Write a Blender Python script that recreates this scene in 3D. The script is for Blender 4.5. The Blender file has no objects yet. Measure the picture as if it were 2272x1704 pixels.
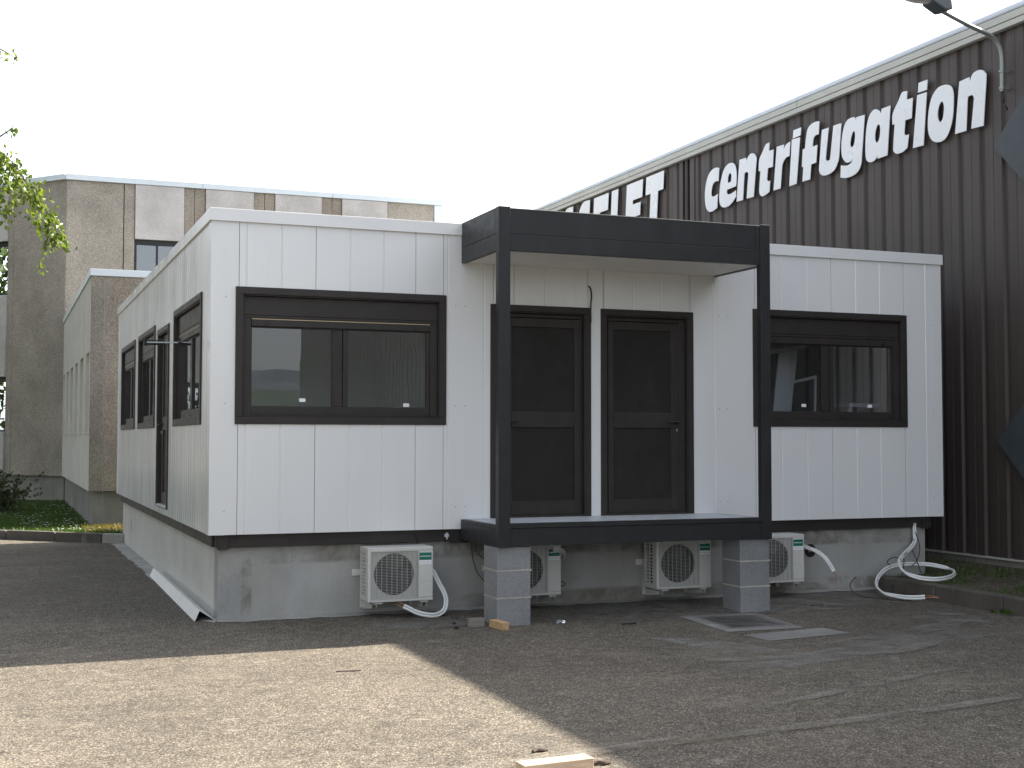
import bpy, bmesh, math, random
from mathutils import Vector, Matrix, noise
from mathutils.geometry import tessellate_polygon
R = math.radians
random.seed(7)
sc = bpy.context.scene
COL = sc.collection

# ------------------------------------------------------------------ camera
cd = bpy.data.cameras.new('camera')
cam = bpy.data.objects.new('camera', cd)
COL.objects.link(cam)
sc.camera = cam
YAW, PITCH, ROLL = 0.3770, 0.0423, 0.0007
fw = Vector((math.sin(YAW)*math.cos(PITCH), math.cos(YAW)*math.cos(PITCH), math.sin(PITCH)))
rt = Vector((math.cos(YAW), -math.sin(YAW), 0))
up = rt.cross(fw)
rt2 = rt*math.cos(ROLL) + up*math.sin(ROLL)
up2 = up*math.cos(ROLL) - rt*math.sin(ROLL)
m = Matrix((rt2, up2, -fw)).transposed().to_4x4()
m.translation = (-1.8243, -12.2044, 1.6923)
cam.matrix_world = m
cd.sensor_width = 36.0
cd.lens = 45.606
cd.clip_start = 0.05
cd.clip_end = 9000

# ------------------------------------------------------------------ sky and sun
SUN = Vector((1.16, 0.156, 1.0)).normalized()
world = bpy.data.worlds.new('World')
sc.world = world
world.use_nodes = True
wn, wl = world.node_tree.nodes, world.node_tree.links
bg = wn['Background']
sky = wn.new('ShaderNodeTexSky')
sky.sky_type = 'NISHITA'
sky.sun_disc = False
sky.sun_elevation = math.asin(SUN.z)
sky.sun_rotation = math.atan2(SUN.x, SUN.y)
sky.dust_density = 2.5
sky.air_density = 1.0
sky.ozone_density = 1.0
bw = wn.new('ShaderNodeRGBToBW')
wl.new(sky.outputs[0], bw.inputs[0])
ma = wn.new('ShaderNodeMath'); ma.operation = 'MULTIPLY_ADD'
ma.inputs[1].default_value = 1.12; ma.inputs[2].default_value = 0.7
wl.new(bw.outputs[0], ma.inputs[0])
tint = wn.new('ShaderNodeMixRGB'); tint.blend_type = 'MULTIPLY'; tint.inputs[0].default_value = 1
tint.inputs[2].default_value = (0.985, 1.0, 1.03, 1)
wl.new(ma.outputs[0], tint.inputs[1])
tc = wn.new('ShaderNodeTexCoord')
mp = wn.new('ShaderNodeMapping'); mp.inputs['Scale'].default_value = (1, 1, 3.0)
wl.new(tc.outputs['Generated'], mp.inputs[0])
nz = wn.new('ShaderNodeTexNoise'); nz.inputs['Scale'].default_value = 2.2; nz.inputs['Detail'].default_value = 6
wl.new(mp.outputs[0], nz.inputs['Vector'])
mr = wn.new('ShaderNodeMapRange'); mr.inputs[1].default_value = 0.35; mr.inputs[2].default_value = 0.68
mr.inputs[3].default_value = 0.5; mr.inputs[4].default_value = 0.92
wl.new(nz.outputs[0], mr.inputs[0])
mx = wn.new('ShaderNodeMixRGB')
wl.new(mr.outputs[0], mx.inputs[0]); wl.new(sky.outputs[0], mx.inputs[1]); wl.new(tint.outputs[0], mx.inputs[2])
wl.new(mx.outputs[0], bg.inputs[0])
bg.inputs[1].default_value = 0.11
sd = bpy.data.lights.new('sun', 'SUN')
sd.energy = 4.1
sd.angle = R(0.55)
sd.color = (1.0, 0.91, 0.78)
sun = bpy.data.objects.new('sun', sd)
COL.objects.link(sun)
sun.rotation_euler = SUN.to_track_quat('Z', 'Y').to_euler()
sun.location = SUN*60

vs = sc.view_settings
vs.view_transform = 'Standard'
vs.look = 'None'
vs.gamma = 1
vs.use_curve_mapping = False
vs.exposure = 2.05
sc.cycles.max_bounces = 8
sc.cycles.transparent_max_bounces = 16
sc.cycles.use_denoising = True

# ------------------------------------------------------------------ materials
class NB:
    """small node builder; textures are laid out in world metres so that shared pieces do not repeat"""
    def __init__(s, name):
        s.m = bpy.data.materials.new(name); s.m.use_nodes = True
        s.n = s.m.node_tree.nodes; s.l = s.m.node_tree.links
        s.p = s.n['Principled BSDF']
        s.pos = s.n.new('ShaderNodeNewGeometry').outputs['Position']
    def put(s, sock, v):
        if hasattr(v, 'is_output'): s.l.new(v, sock)
        elif v is not None: sock.default_value = v
    def vec(s, scale):
        if isinstance(scale, (int, float)): scale = (scale,)*3
        q = s.n.new('ShaderNodeVectorMath'); q.operation = 'MULTIPLY'
        s.l.new(s.pos, q.inputs[0]); q.inputs[1].default_value = scale
        return q.outputs[0]
    def noise(s, scale, detail=5, rough=.55, dist=0.):
        q = s.n.new('ShaderNodeTexNoise'); q.inputs['Scale'].default_value = 1
        q.inputs['Detail'].default_value = detail; q.inputs['Roughness'].default_value = rough
        q.inputs['Distortion'].default_value = dist
        s.l.new(s.vec(scale), q.inputs['Vector']); return q.outputs[0]
    def voro(s, scale, out='Color', feature='F1', rnd=1.):
        q = s.n.new('ShaderNodeTexVoronoi'); q.feature = feature
        q.inputs['Scale'].default_value = 1; q.inputs['Randomness'].default_value = rnd
        s.l.new(s.vec(scale), q.inputs['Vector']); return q.outputs[out]
    def ramp(s, v, stops, interp='LINEAR'):
        q = s.n.new('ShaderNodeValToRGB'); s.l.new(v, q.inputs[0]); e = q.color_ramp
        e.interpolation = interp
        while len(e.elements) < len(stops): e.elements.new(.5)
        for el, (p, c) in zip(e.elements, stops):
            el.position = p; el.color = (c, c, c, 1) if isinstance(c, (int, float)) else (*c, 1)
        return q.outputs[0]
    def mix(s, f, a, b, mode='MIX'):
        q = s.n.new('ShaderNodeMixRGB'); q.blend_type = mode
        for i, v in enumerate((f, a, b)):
            if isinstance(v, tuple) and len(v) == 3: v = (*v, 1)
            s.put(q.inputs[i], v)
        return q.outputs[0]
    def math(s, op, a, b=None):
        q = s.n.new('ShaderNodeMath'); q.operation = op
        s.put(q.inputs[0], a)
        if b is not None: s.put(q.inputs[1], b)
        return q.outputs[0]
    def bump(s, h, dist, strength=1.0):
        q = s.n.new('ShaderNodeBump'); q.inputs['Distance'].default_value = dist; q.inputs['Strength'].default_value = strength
        s.l.new(h, q.inputs['Height']); s.l.new(q.outputs[0], s.p.inputs['Normal'])
    def done(s, col=None, rough=None, metal=None, spec=None):
        if isinstance(col, tuple) and len(col) == 3: col = (*col, 1)
        s.put(s.p.inputs['Base Color'], col); s.put(s.p.inputs['Roughness'], rough)
        s.put(s.p.inputs['Metallic'], metal); s.put(s.p.inputs['Specular IOR Level'], spec)
        return s.m

def simple(name, col, rough=.5, amt=.12, scale=3., metal=0., spec=.5, bump=None):
    b = NB(name)
    lo = tuple(c*(1-amt) for c in col); hi = tuple(min(1, c*(1+amt)) for c in col)
    c = b.ramp(b.noise(scale), [(.3, lo), (.7, hi)])
    if bump: b.bump(b.noise(bump[0], 4), bump[1])
    r = b.ramp(b.noise(scale*2.3), [(.3, max(0, rough-.06)), (.7, min(1, rough+.08))])
    return b.done(c, r, metal, spec)

def white_sheet():
    b = NB('white_lacquered_sheet')
    c = b.ramp(b.noise((.9, .9, .35), 4), [(.3, (.735, .74, .75)), (.7, (.775, .78, .785))])
    dirt = b.ramp(b.noise((9, 9, .8), 5, .6), [(.56, 0.), (.8, .10)])
    c = b.mix(dirt, c, (.50, .47, .42))
    b.bump(b.noise((1.3, 1.3, .7), 3), .004, .5)
    return b.done(c, b.ramp(b.noise((2, 2, 1), 4), [(.3, .15), (.7, .24)]), 0, .5)

def anthracite(name, col, rough, spec=.45):
    b = NB(name)
    c = b.ramp(b.noise(4, 4), [(.3, tuple(x*.9 for x in col)), (.7, tuple(x*1.12 for x in col))])
    dust = b.ramp(b.noise((7, 7, 2.0), 6, .65), [(.52, 0.), (.85, .07)])
    c = b.mix(dust, c, (.16, .15, .14))
    b.bump(b.noise(900, 2), .0004, .5)
    r = b.ramp(b.noise(11, 4), [(.3, rough-.05), (.7, rough+.10)])
    return b.done(c, r, 0, spec)

def concrete(name, col, amt=.22, streak=.3, rough=.85, pits=True):
    b = NB(name)
    c = b.ramp(b.noise(1.7, 7, .62), [(.28, tuple(x*(1-amt) for x in col)), (.72, tuple(x*(1+amt) for x in col))])
    st = b.ramp(b.noise((5.5, 5.5, .35), 5, .6), [(.48, 0.), (.8, streak)])
    c = b.mix(st, c, tuple(x*.45 for x in col))
    wash = b.ramp(b.noise((2.2, 2.2, 1.1), 5, .6, .6), [(.57, 0.), (.72, .38)])
    c = b.mix(wash, c, (.46, .47, .48))
    fine = b.noise(120, 3)
    c = b.mix(b.ramp(fine, [(.35, .22), (.65, 0.)]), c, tuple(x*.55 for x in col))
    if pits:
        d = b.voro(14, 'Distance')
        pit = b.ramp(d, [(.05, .55), (.10, 0.)])
        c = b.mix(pit, c, tuple(x*.3 for x in col))
    b.bump(b.noise(55, 6), .003, .6)
    return b.done(c, rough, 0, .25)

def aggregate(name, col, size=55., contrast=.5, streak=.18):
    b = NB(name)
    v = b.voro(size)
    g = b.n.new('ShaderNodeRGBToBW'); b.l.new(v, g.inputs[0])
    lo = tuple(x*(1-contrast) for x in col); hi = tuple(min(1, x*(1+contrast)) for x in col)
    c = b.ramp(g.outputs[0], [(.15, lo), (.5, col), (.85, hi)])
    big = b.ramp(b.noise(1.1, 6, .6), [(.3, .78), (.7, 1.12)])
    c = b.mix(1., c, big, 'MULTIPLY')
    st = b.ramp(b.noise((4., 4., .25), 5, .62), [(.5, 0.), (.8, streak)])
    c = b.mix(st, c, tuple(x*.4 for x in col))
    b.bump(b.voro(size, 'Distance'), .006, .8)
    return b.done(c, .9, 0, .2)

def asphalt():
    b = NB('weathered_asphalt')
    v = b.voro(105.)
    g = b.n.new('ShaderNodeRGBToBW'); b.l.new(v, g.inputs[0])
    c = b.ramp(g.outputs[0], [(.08, (.046, .039, .032)), (.40, (.121, .106, .087)), (.66, (.192, .168, .136)), (.94, (.37, .325, .255))])
    gap = b.ramp(b.voro(105., 'Distance', 'DISTANCE_TO_EDGE'), [(.02, .35), (.14, 1.)])
    c = b.mix(1., c, gap, 'MULTIPLY')
    mid = b.ramp(b.noise(9, 6, .65), [(.3, .72), (.7, 1.22)])
    big = b.ramp(b.noise(.55, 6, .6, .4), [(.3, .80), (.7, 1.16)])
    c = b.mix(1., c, mid, 'MULTIPLY'); c = b.mix(1., c, big, 'MULTIPLY')
    dust = b.ramp(b.noise((.9, 2.2, 1), 6, .62, .5), [(.53, 0.), (.75, .32)])
    c = b.mix(dust, c, (.228, .198, .155))
    spot = b.ramp(b.noise((2.6, 6.5, 1), 4, .5), [(.66, 0.), (.70, .5)])
    c = b.mix(b.math('MULTIPLY', spot, b.ramp(b.noise(40, 4), [(.4, .2), (.6, 1.)])), c, (.32, .30, .265))
    oil = b.ramp(b.noise(.8, 5, .6, 1.), [(.62, 0.), (.75, .5)])
    c = b.mix(oil, c, (.062, .061, .058))
    h = b.math('ADD', b.voro(105., 'Distance', 'DISTANCE_TO_EDGE'), b.math('MULTIPLY', b.noise(14, 5), 1.2))
    b.bump(h, .006, .9)
    return b.done(c, .88, 0, .25)

def stain(name, col, keep, scale):
    b = NB(name)
    g = b.n.new('ShaderNodeTexCoord').outputs['UV']
    sep = b.n.new('ShaderNodeSeparateXYZ'); b.l.new(g, sep.inputs[0])
    edge = b.math('MINIMUM', b.math('MINIMUM', sep.outputs[0], b.math('SUBTRACT', 1., sep.outputs[0])),
                  b.math('MINIMUM', sep.outputs[1], b.math('SUBTRACT', 1., sep.outputs[1])))
    e = b.ramp(edge, [(.0, 0.), (.16, 1.)])
    n1 = b.ramp(b.noise(scale, 7, .68, .6), [(.38, 0.), (.66, 1.)])
    f = b.math('MULTIPLY', b.math('MULTIPLY', e, n1), keep)
    spk = b.ramp(b.noise(130, 3), [(.3, .7), (.7, 1.15)])
    b.done(b.mix(1., col, spk, 'MULTIPLY'), .9, 0, .2)
    b.p.inputs['Alpha'].default_value = 1
    b.l.new(f, b.p.inputs['Alpha'])
    return b.m

def brown_sheet():
    b = NB('brown_ribbed_cladding')
    c = b.ramp(b.noise((1.1, 1.1, .25), 5), [(.3, (.054, .042, .038)), (.7, (.070, .056, .050))])
    st = b.ramp(b.noise((14, 14, .3), 5, .6), [(.5, 0.), (.8, .28)])
    c = b.mix(st, c, (.10, .092, .088))
    r = b.ramp(b.noise((3, 3, .6), 4), [(.3, .44), (.7, .58)])
    b.bump(b.noise((1.5, 1.5, .5), 3), .004, .5)
    return b.done(c, r, 0, .45)

def glass(name='window_glass', gain=1.35):
    b = NB(name)
    b.n.remove(b.p)
    fr = b.n.new('ShaderNodeFresnel'); fr.inputs['IOR'].default_value = 1.62
    bp = b.n.new('ShaderNodeBump'); bp.inputs['Distance'].default_value = .0005; bp.inputs['Strength'].default_value = 1
    b.l.new(b.noise((2.2, 2.2, 1.5), 2), bp.inputs['Height'])
    gl = b.n.new('ShaderNodeBsdfGlossy'); gl.inputs['Roughness'].default_value = 0.0
    gl.inputs['Color'].default_value = (.92, .96, 1.0, 1)
    tr = b.n.new('ShaderNodeBsdfTransparent'); tr.inputs['Color'].default_value = (.80, .82, .84, 1)
    b.l.new(bp.outputs[0], gl.inputs['Normal'])
    mx = b.n.new('ShaderNodeMixShader')
    b.l.new(b.math('MULTIPLY', fr.outputs[0], gain), mx.inputs[0]); b.l.new(tr.outputs[0], mx.inputs[1]); b.l.new(gl.outputs[0], mx.inputs[2])
    b.l.new(mx.outputs[0], b.n['Material Output'].inputs[0])
    return b.m

def leaf(name, c1, c2, trans=.4):
    b = NB(name)
    b.n.remove(b.p)
    rnd = b.n.new('ShaderNodeNewGeometry').outputs['Random Per Island']
    c = b.ramp(rnd, [(0., c1), (1., c2)])
    d = b.n.new('ShaderNodeBsdfDiffuse'); t = b.n.new('ShaderNodeBsdfTranslucent'); g = b.n.new('ShaderNodeBsdfGlossy')
    g.inputs['Roughness'].default_value = .35
    b.l.new(c, d.inputs[0])
    b.l.new(b.mix(1., c, (1.25, 1.3, .55), 'MULTIPLY'), t.inputs[0])
    m1 = b.n.new('ShaderNodeMixShader'); m1.inputs[0].default_value = trans
    b.l.new(d.outputs[0], m1.inputs[1]); b.l.new(t.outputs[0], m1.inputs[2])
    m2 = b.n.new('ShaderNodeMixShader'); m2.inputs[0].default_value = .035
    b.l.new(m1.outputs[0], m2.inputs[1]); b.l.new(g.outputs[0], m2.inputs[2])
    b.l.new(m2.outputs[0], b.n['Material Output'].inputs[0])
    return b.m

def wood(name, col):
    b = NB(name)
    c = b.ramp(b.noise((6, 60, 60), 5, .6, .8), [(.3, tuple(x*.72 for x in col)), (.7, tuple(x*1.15 for x in col))])
    knot = b.ramp(b.noise((9, 22, 22), 3), [(.62, 0.), (.75, .5)])
    c = b.mix(knot, c, tuple(x*.4 for x in col))
    b.bump(b.noise((12, 140, 140), 4), .001, .8)
    return b.done(c, .75, 0, .3)

M = {}
M['white'] = white_sheet()
M['sheet'] = simple('bent_white_sheet', (.72, .72, .71), .5, .03, 1.5)
M['soffit'] = simple('white_soffit', (.82, .80, .77), .5, .04, 2)
M['trim'] = simple('white_trim', (.76, .765, .775), .2, .03, 1.5)
M['dark'] = anthracite('anthracite_paint', (.024, .025, .027), .40, .35)
M['brown_dark'] = anthracite('dark_brown_aluminium', (.033, .028, .026), .48, .32)
M['leaf_door'] = anthracite('dark_door_sheet', (.022, .019, .0175), .6, .25)
M['black'] = simple('black_plastic', (.012, .012, .013), .45, .1, 9)
M['concrete'] = concrete('cast_concrete', (.355, .35, .33), .14, .18)
M['concrete_bounce_lit'] = concrete('bounce_lit_cast_concrete', (.56, .55, .52), .10, .16)  # cast concrete made paler to paint in bounce from the sunlit ground
M['plinth'] = concrete('old_concrete_plinth', (.26, .25, .225), .22, .45)
M['block'] = aggregate('grey_concrete_block', (.275, .28, .288), 130, .16, .12)
M['mortar'] = concrete('mortar', (.46, .44, .40), .15, .1, .95, False)
M['kerb'] = concrete('dark_kerb_concrete', (.105, .094, .082), .35, .5)
M['kerb_new'] = concrete('pale_kerb_concrete', (.33, .32, .29), .15, .2)
M['apron'] = concrete('concrete_apron', (.34, .335, .315), .25, .2)
M['asphalt'] = asphalt()
M['agg'] = aggregate('brown_exposed_aggregate', (.36, .322, .272), 60, .28, .16)
M['agg2'] = aggregate('rough_brown_aggregate', (.315, .272, .222), 60, .30)
M['agg_dark'] = aggregate('dark_stained_aggregate', (.27, .245, .205), 60, .28, .3)
M['pale'] = aggregate('pale_aggregate', (.53, .50, .475), 80, .14, .08)
M['ribbed'] = concrete('pale_ribbed_concrete', (.62, .60, .55), .10, .20, .85, False)
M['cap'] = simple('pale_metal_flashing', (.64, .70, .74), .4, .04, 1, 0, .5)
M['gutter'] = simple('grey_beige_fascia', (.47, .47, .43), .45, .06, 1.3)
M['gutter_top'] = simple('sky_tinted_gutter', (.62, .68, .76), .35, .04, 1.3)  # pale blue paints in the sky's reflection on the rounded gutter top
M['brown'] = brown_sheet()
M['pale_sheet'] = simple('pale_ribbed_sheet', (.50, .485, .45), .5, .08, 1.2)
M['core'] = simple('shadowed_backing', (.03, .028, .027), .8)
M['letter'] = simple('white_letter_enamel', (.80, .815, .84), .3, .02, 2)
M['slate'] = anthracite('slate_blue_sign', (.050, .062, .070), .45)
M['glass'] = glass()
M['glass_coated'] = glass('reflective_glass', 3.2)
M['inside'] = simple('interior_lining', (.60, .59, .56), .7, .05, 1)
M['ac'] = simple('cream_white_casing', (.60, .595, .565), .4, .04, 3)
M['grille'] = simple('cream_grille_wire', (.46, .455, .43), .4, .03, 4)
M['fan'] = simple('dark_grey_fan', (.018, .019, .019), .35, .1, 8)
M['green'] = simple('green_badge', (.010, .155, .105), .35, .05, 5)
M['sticker'] = simple('white_sticker', (.82, .84, .86), .4, .02, 6)
M['ink'] = simple('grey_print', (.35, .30, .36), .5, .05, 6)
M['galv'] = simple('galvanised_steel', (.60, .63, .66), .36, .12, 14, .35)
M['zinc'] = simple('old_zinc_pole', (.33, .345, .33), .5, .15, 7, .6)
M['alu'] = simple('aluminium', (.62, .62, .60), .3, .06, 9, .9)
M['tube'] = simple('white_insulation', (.74, .75, .74), .55, .05, 9)
M['copper'] = simple('copper', (.52, .24, .13), .32, .1, 20, .9)
M['cable'] = simple('black_cable', (.011, .011, .014), .5, .1, 9)
M['tan'] = simple('tan_seal', (.50, .40, .25), .6, .08, 20)
M['wood'] = wood('pale_sawn_timber', (.55, .36, .19))
M['wood_grey'] = wood('greyed_timber', (.24, .21, .19))
M['wood_pale'] = wood('dry_pale_timber', (.62, .47, .33))
M['soil'] = aggregate('mossy_soil', (.085, .075, .052), 40, .6, .3)
M['lawn'] = aggregate('lawn_soil', (.040, .060, .020), 30, .5, .2)
M['field'] = simple('far_field', (.085, .115, .045), .9, .35, .02)
M['hill'] = simple('wooded_hill', (.060, .085, .060), .95, .4, .006)
M['mountain'] = simple('haze_tinted_mountain', (.105, .125, .15), .95, .2, .003)  # bluish colour paints in the air haze of the distance
M['grass'] = leaf('grass_blade', (.035, .075, .012), (.075, .135, .022), .35)
M['grass_dry'] = leaf('dry_grass_blade', (.13, .115, .04), (.26, .19, .07), .3)
M['daisy'] = simple('daisy_white', (.80, .80, .78), .7, .03, 3)
M['birch'] = leaf('birch_leaf', (.075, .125, .022), (.19, .24, .055), .42)
M['bush'] = leaf('bush_leaf', (.030, .050, .014), (.060, .085, .024), .3)
M['bark'] = simple('bark', (.10, .085, .07), .9, .3, 9, 0, .2, (40, .004))
M['twig'] = simple('dark_twig', (.060, .042, .034), .8, .2, 9)
M['stain_pale'] = stain('pale_cement_wash', (.27, .262, .24), .7, 3.2)
M['stain_dark'] = stain('dark_damp_stain', (.075, .071, .063), .95, 1.6)
M['stain_faint'] = stain('faint_wash', (.26, .245, .22), .62, 2.2)
M['stain_earth'] = stain('earth_streak', (.15, .115, .08), .5, 5.)
M['stain_lime'] = stain('lime_bloom', (.46, .475, .50), .75, 3.)
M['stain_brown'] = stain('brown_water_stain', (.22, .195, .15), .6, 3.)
M['patch'] = concrete('worn_cement_patch', (.215, .21, .20), .25, .1, .92)
M['foil'] = simple('crumpled_foil', (.75, .78, .85), .22, .05, 40, .8)
M['lens'] = simple('lamp_bowl', (.42, .40, .36), .18, .1, 14, 0, .7)
M['roof'] = simple('grey_roof_sheet', (.30, .30, .30), .6)
M['redroof'] = simple('red_tile_roof', (.36, .11, .05), .8, .2, 2)
M['render'] = simple('cream_render', (.62, .56, .46), .85)
M['white_board'] = simple('white_board', (.72, .74, .77), .4, .03, 2)

# ------------------------------------------------------------------ geometry helpers
class G:
    def __init__(s, T=None): s.v, s.f, s.T, s.uv = [], [], T, None
    def add(s, vs, fs):
        o = len(s.v)
        s.v += [s.T(*p) if s.T else tuple(p) for p in vs]
        s.f += [tuple(i+o for i in f) for f in fs]
        return s
    def box(s, x0, x1, y0, y1, z0, z1):
        return s.add([(x0,y0,z0),(x1,y0,z0),(x1,y1,z0),(x0,y1,z0),(x0,y0,z1),(x1,y0,z1),(x1,y1,z1),(x0,y1,z1)],
                     [(3,2,1,0),(4,5,6,7),(0,1,5,4),(1,2,6,5),(2,3,7,6),(3,0,4,7)])
    def prism(s, poly, a0, a1, axis='z', holes=()):
        P = {'z': lambda u, v, a: (u, v, a), 'y': lambda u, v, a: (u, a, v), 'x': lambda u, v, a: (a, u, v)}[axis]
        rings = [list(poly)] + [list(h) for h in holes]
        flat = [p for r in rings for p in r]; n = len(flat)
        vs = [P(u, v, a0) for u, v in flat] + [P(u, v, a1) for u, v in flat]
        tris = tessellate_polygon([[Vector((u, v, 0)) for u, v in r] for r in rings])
        fs = [tuple(t) for t in tris] + [tuple(i+n for i in reversed(t)) for t in tris]
        o = 0
        for r in rings:
            k = len(r)
            fs += [(o+i, o+(i+1) % k, n+o+(i+1) % k, n+o+i) for i in range(k)]
            o += k
        return s.add(vs, fs)
    def tube(s, pts, r, n=8, r1=None, caps=True):
        pts = [Vector(p) for p in pts]; k = len(pts); vs = []; fs = []
        t0 = (pts[1]-pts[0]).normalized()
        ref = Vector((0, 0, 1)) if abs(t0.z) < .9 else Vector((1, 0, 0))
        a = t0.cross(ref).normalized()
        for i in range(k):
            t = (pts[min(i+1, k-1)]-pts[max(i-1, 0)]).normalized()
            a = (a - t*a.dot(t)).normalized(); b = t.cross(a)
            rr = r if r1 is None else r+(r1-r)*i/(k-1)
            vs += [tuple(pts[i]+(a*math.cos(w)+b*math.sin(w))*rr) for w in (2*math.pi*j/n for j in range(n))]
        for i in range(k-1):
            fs += [(i*n+j, i*n+(j+1) % n, (i+1)*n+(j+1) % n, (i+1)*n+j) for j in range(n)]
        if caps: fs += [tuple(reversed(range(n))), tuple((k-1)*n+j for j in range(n))]
        return s.add(vs, fs)
    def mesh(s, name, off=(0, 0, 0), smooth=False):
        me = bpy.data.meshes.new(name)
        ox, oy, oz = off
        me.from_pydata([(x-ox, y-oy, z-oz) for x, y, z in s.v], [], s.f)
        bm = bmesh.new(); bm.from_mesh(me)
        bmesh.ops.recalc_face_normals(bm, faces=bm.faces)
        bm.to_mesh(me); bm.free()
        if smooth:
            me.polygons.foreach_set('use_smooth', [True]*len(me.polygons))
            me.set_sharp_from_angle(angle=R(40))
        return me

def link(o, parent=None):
    COL.objects.link(o)
    if parent is not None: o.parent = parent
    return o

def tag(o, label=None, cat=None, group=None, kind=None):
    if label: o['label'] = label
    if cat: o['category'] = cat
    if group: o['group'] = group
    if kind: o['kind'] = kind
    return o

def thing(name, label, cat, loc=(0, 0, 0), group=None):
    o = bpy.data.objects.new(name, None); o.empty_display_size = .1
    o.location = loc; link(o)
    return tag(o, label, cat, group)

def wloc(o):
    v = Vector(o.location); p = o.parent
    while p is not None: v += Vector(p.location); p = p.parent
    return v

def part(name, g, mat, parent=None, bevel=0, smooth=False, label=None, kind=None, local=False):
    """one mesh object; geometry is in world metres (or in the parent's own frame when local)"""
    off = (0, 0, 0) if (parent is None or local) else tuple(wloc(parent))
    me = g.mesh(name, off, smooth)
    me.materials.append(M[mat])
    o = bpy.data.objects.new(name, me); link(o, parent)
    if bevel:
        bv = o.modifiers.new('edges', 'BEVEL'); bv.width = bevel; bv.segments = 2; bv.limit_method = 'ANGLE'
    return tag(o, label, None, None, kind)

def solo(name, g, mat, label, cat, group=None, bevel=0, smooth=False):
    o = part(name, g, mat, None, bevel, smooth)
    return tag(o, label, cat, group)

def copy_tree(o, parent=None):
    c = o.copy(); link(c); c.parent = parent
    for ch in list(o.children): copy_tree(ch, c)
    return c

def crv(pts, sub=6):
    P = [Vector(p) for p in pts]; out = []
    for i in range(len(P)-1):
        p0, p1, p2, p3 = P[max(i-1, 0)], P[i], P[i+1], P[min(i+2, len(P)-1)]
        for k in range(sub):
            t = k/sub
            out.append(.5*((2*p1)+(p2-p0)*t+(2*p0-5*p1+4*p2-p3)*t*t+(3*p1-p0-3*p2+p3)*t**3))
    out.append(P[-1]); return out

def gz(y):
    return 0. if y >= .1 else (-.03 if y <= -1 else -.03*(.1-y)/1.1)

def structure(name, g, mat, uv=None):
    o = part(name, g, mat, None); o['kind'] = 'structure'
    if uv:
        me = o.data; L = me.uv_layers.new(name='uv')
        for lp in me.loops: L.data[lp.index].uv = uv[lp.vertex_index]
    return o

# ------------------------------------------------------------------ ground, hills
g = G()
xs = [-400, -12, 9.36, 400]; ys = [-45, -1, .1, 10, 60, 700]
for i in range(3):
    for j in range(5):
        a, b, c, d = xs[i], xs[i+1], ys[j], ys[j+1]
        g.add([(a, c, gz(c)), (b, c, gz(c)), (b, d, gz(d)), (a, d, gz(d))], [(0, 1, 2, 3)])
structure('asphalt_ground', g, 'asphalt')
g = G()
g.add([(-3000, -3000, -.034), (3000, -3000, -.034), (3000, -45, -.034), (-3000, -45, -.034)], [(0, 1, 2, 3)])
structure('field_ground', g, 'field')
def ridge(name, mat, y0, y1, x0, x1, h, rough, seed, wl, nx=160, ny=12):
    g = G(); vs = []; fs = []
    for j in range(ny+1):
        for i in range(nx+1):
            x = x0+(x1-x0)*i/nx; t = j/ny; y = y0+(y1-y0)*t
            w = noise.fractal(Vector((x/wl, y/wl, seed)), 1, 2, 5)
            vs.append((x, y, h*math.sin(t*math.pi/2)*(1+rough*w)-.5-2*(1-t)))
    for j in range(ny):
        for i in range(nx):
            a = j*(nx+1)+i; fs.append((a, a+1, a+nx+2, a+nx+1))
    g.add(vs, fs); return structure(name, g, mat)
ridge('hills', 'hill', -140, -460, -500, 700, 18, .30, 3.1, 45)
ridge('mountains', 'mountain', -1800, -3200, -1800, 2900, 165, .30, 8.4, 420)

# ------------------------------------------------------------------ prefab office
PO = thing('prefab_office', 'long white prefabricated office block on a concrete base with dark windows and doors', 'building', (0, 0, 0))
XR, YB = 8.394, 10.0
ZB, ZF, ZT = .80, 3.727, 3.846
TH = .05
def wall_piece(a0, a1, z0, z1, ribs, T, t=TH):
    """one sheet piece: front profile with v-grooves at the ribs, extruded in height"""
    e = .0025
    pts = [(a0+e, 0)]
    for r in sorted(ribs):
        if a0+.02 < r < a1-.02: pts += [(r-.009, 0), (r-.002, .006), (r+.002, .006), (r+.009, 0)]
    pts += [(a1-e, 0), (a1-e, t), (a0+e, t)]
    g = G(T); g.prism(pts, z0, z1, 'z'); return g
Tfront = lambda u, d, z: (u, d, z)
Tleft = lambda u, d, z: (d, u, z)
Tright = lambda u, d, z: (XR-d, u, z)
Tback = lambda u, d, z: (u, YB-d, z)
def wall(T, seams, ribs, holes, z0=ZB, z1=ZF+.004):
    """seams: panel edges; holes: (a0,a1,zlo,zhi) openings"""
    for a0, a1 in zip(seams[:-1], seams[1:]):
        cuts = sorted({a0, a1} | {min(max(h[k], a0), a1) for h in holes for k in (0, 1)})
        segs = []
        for c0, c1 in zip(cuts[:-1], cuts[1:]):
            if c1-c0 < .004: continue
            hh = [h for h in holes if h[0] <= c0+1e-6 and h[1] >= c1-1e-6]
            spans = [(z0, z1)] if not hh else [(z0, hh[0][2]), (hh[0][3], z1)]
            segs.append((c0, c1, [sp for sp in spans if sp[1]-sp[0] > .02]))
        for c0, c1, spans in segs:
            for lo, hi in spans: part('wall_panel', wall_piece(c0, c1, lo, hi, ribs, T), 'white', PO)
WZ0, WZ1 = 1.829, 3.119          # outer window casing heights
hz = (WZ0+.03, WZ1-.03)
frontholes = [(.255, 2.275, *hz), (2.805, 3.855, ZB-.01, 3.02), (4.03, 5.067, ZB-.01, 3.02), (5.871, 7.866, *hz)]
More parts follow.
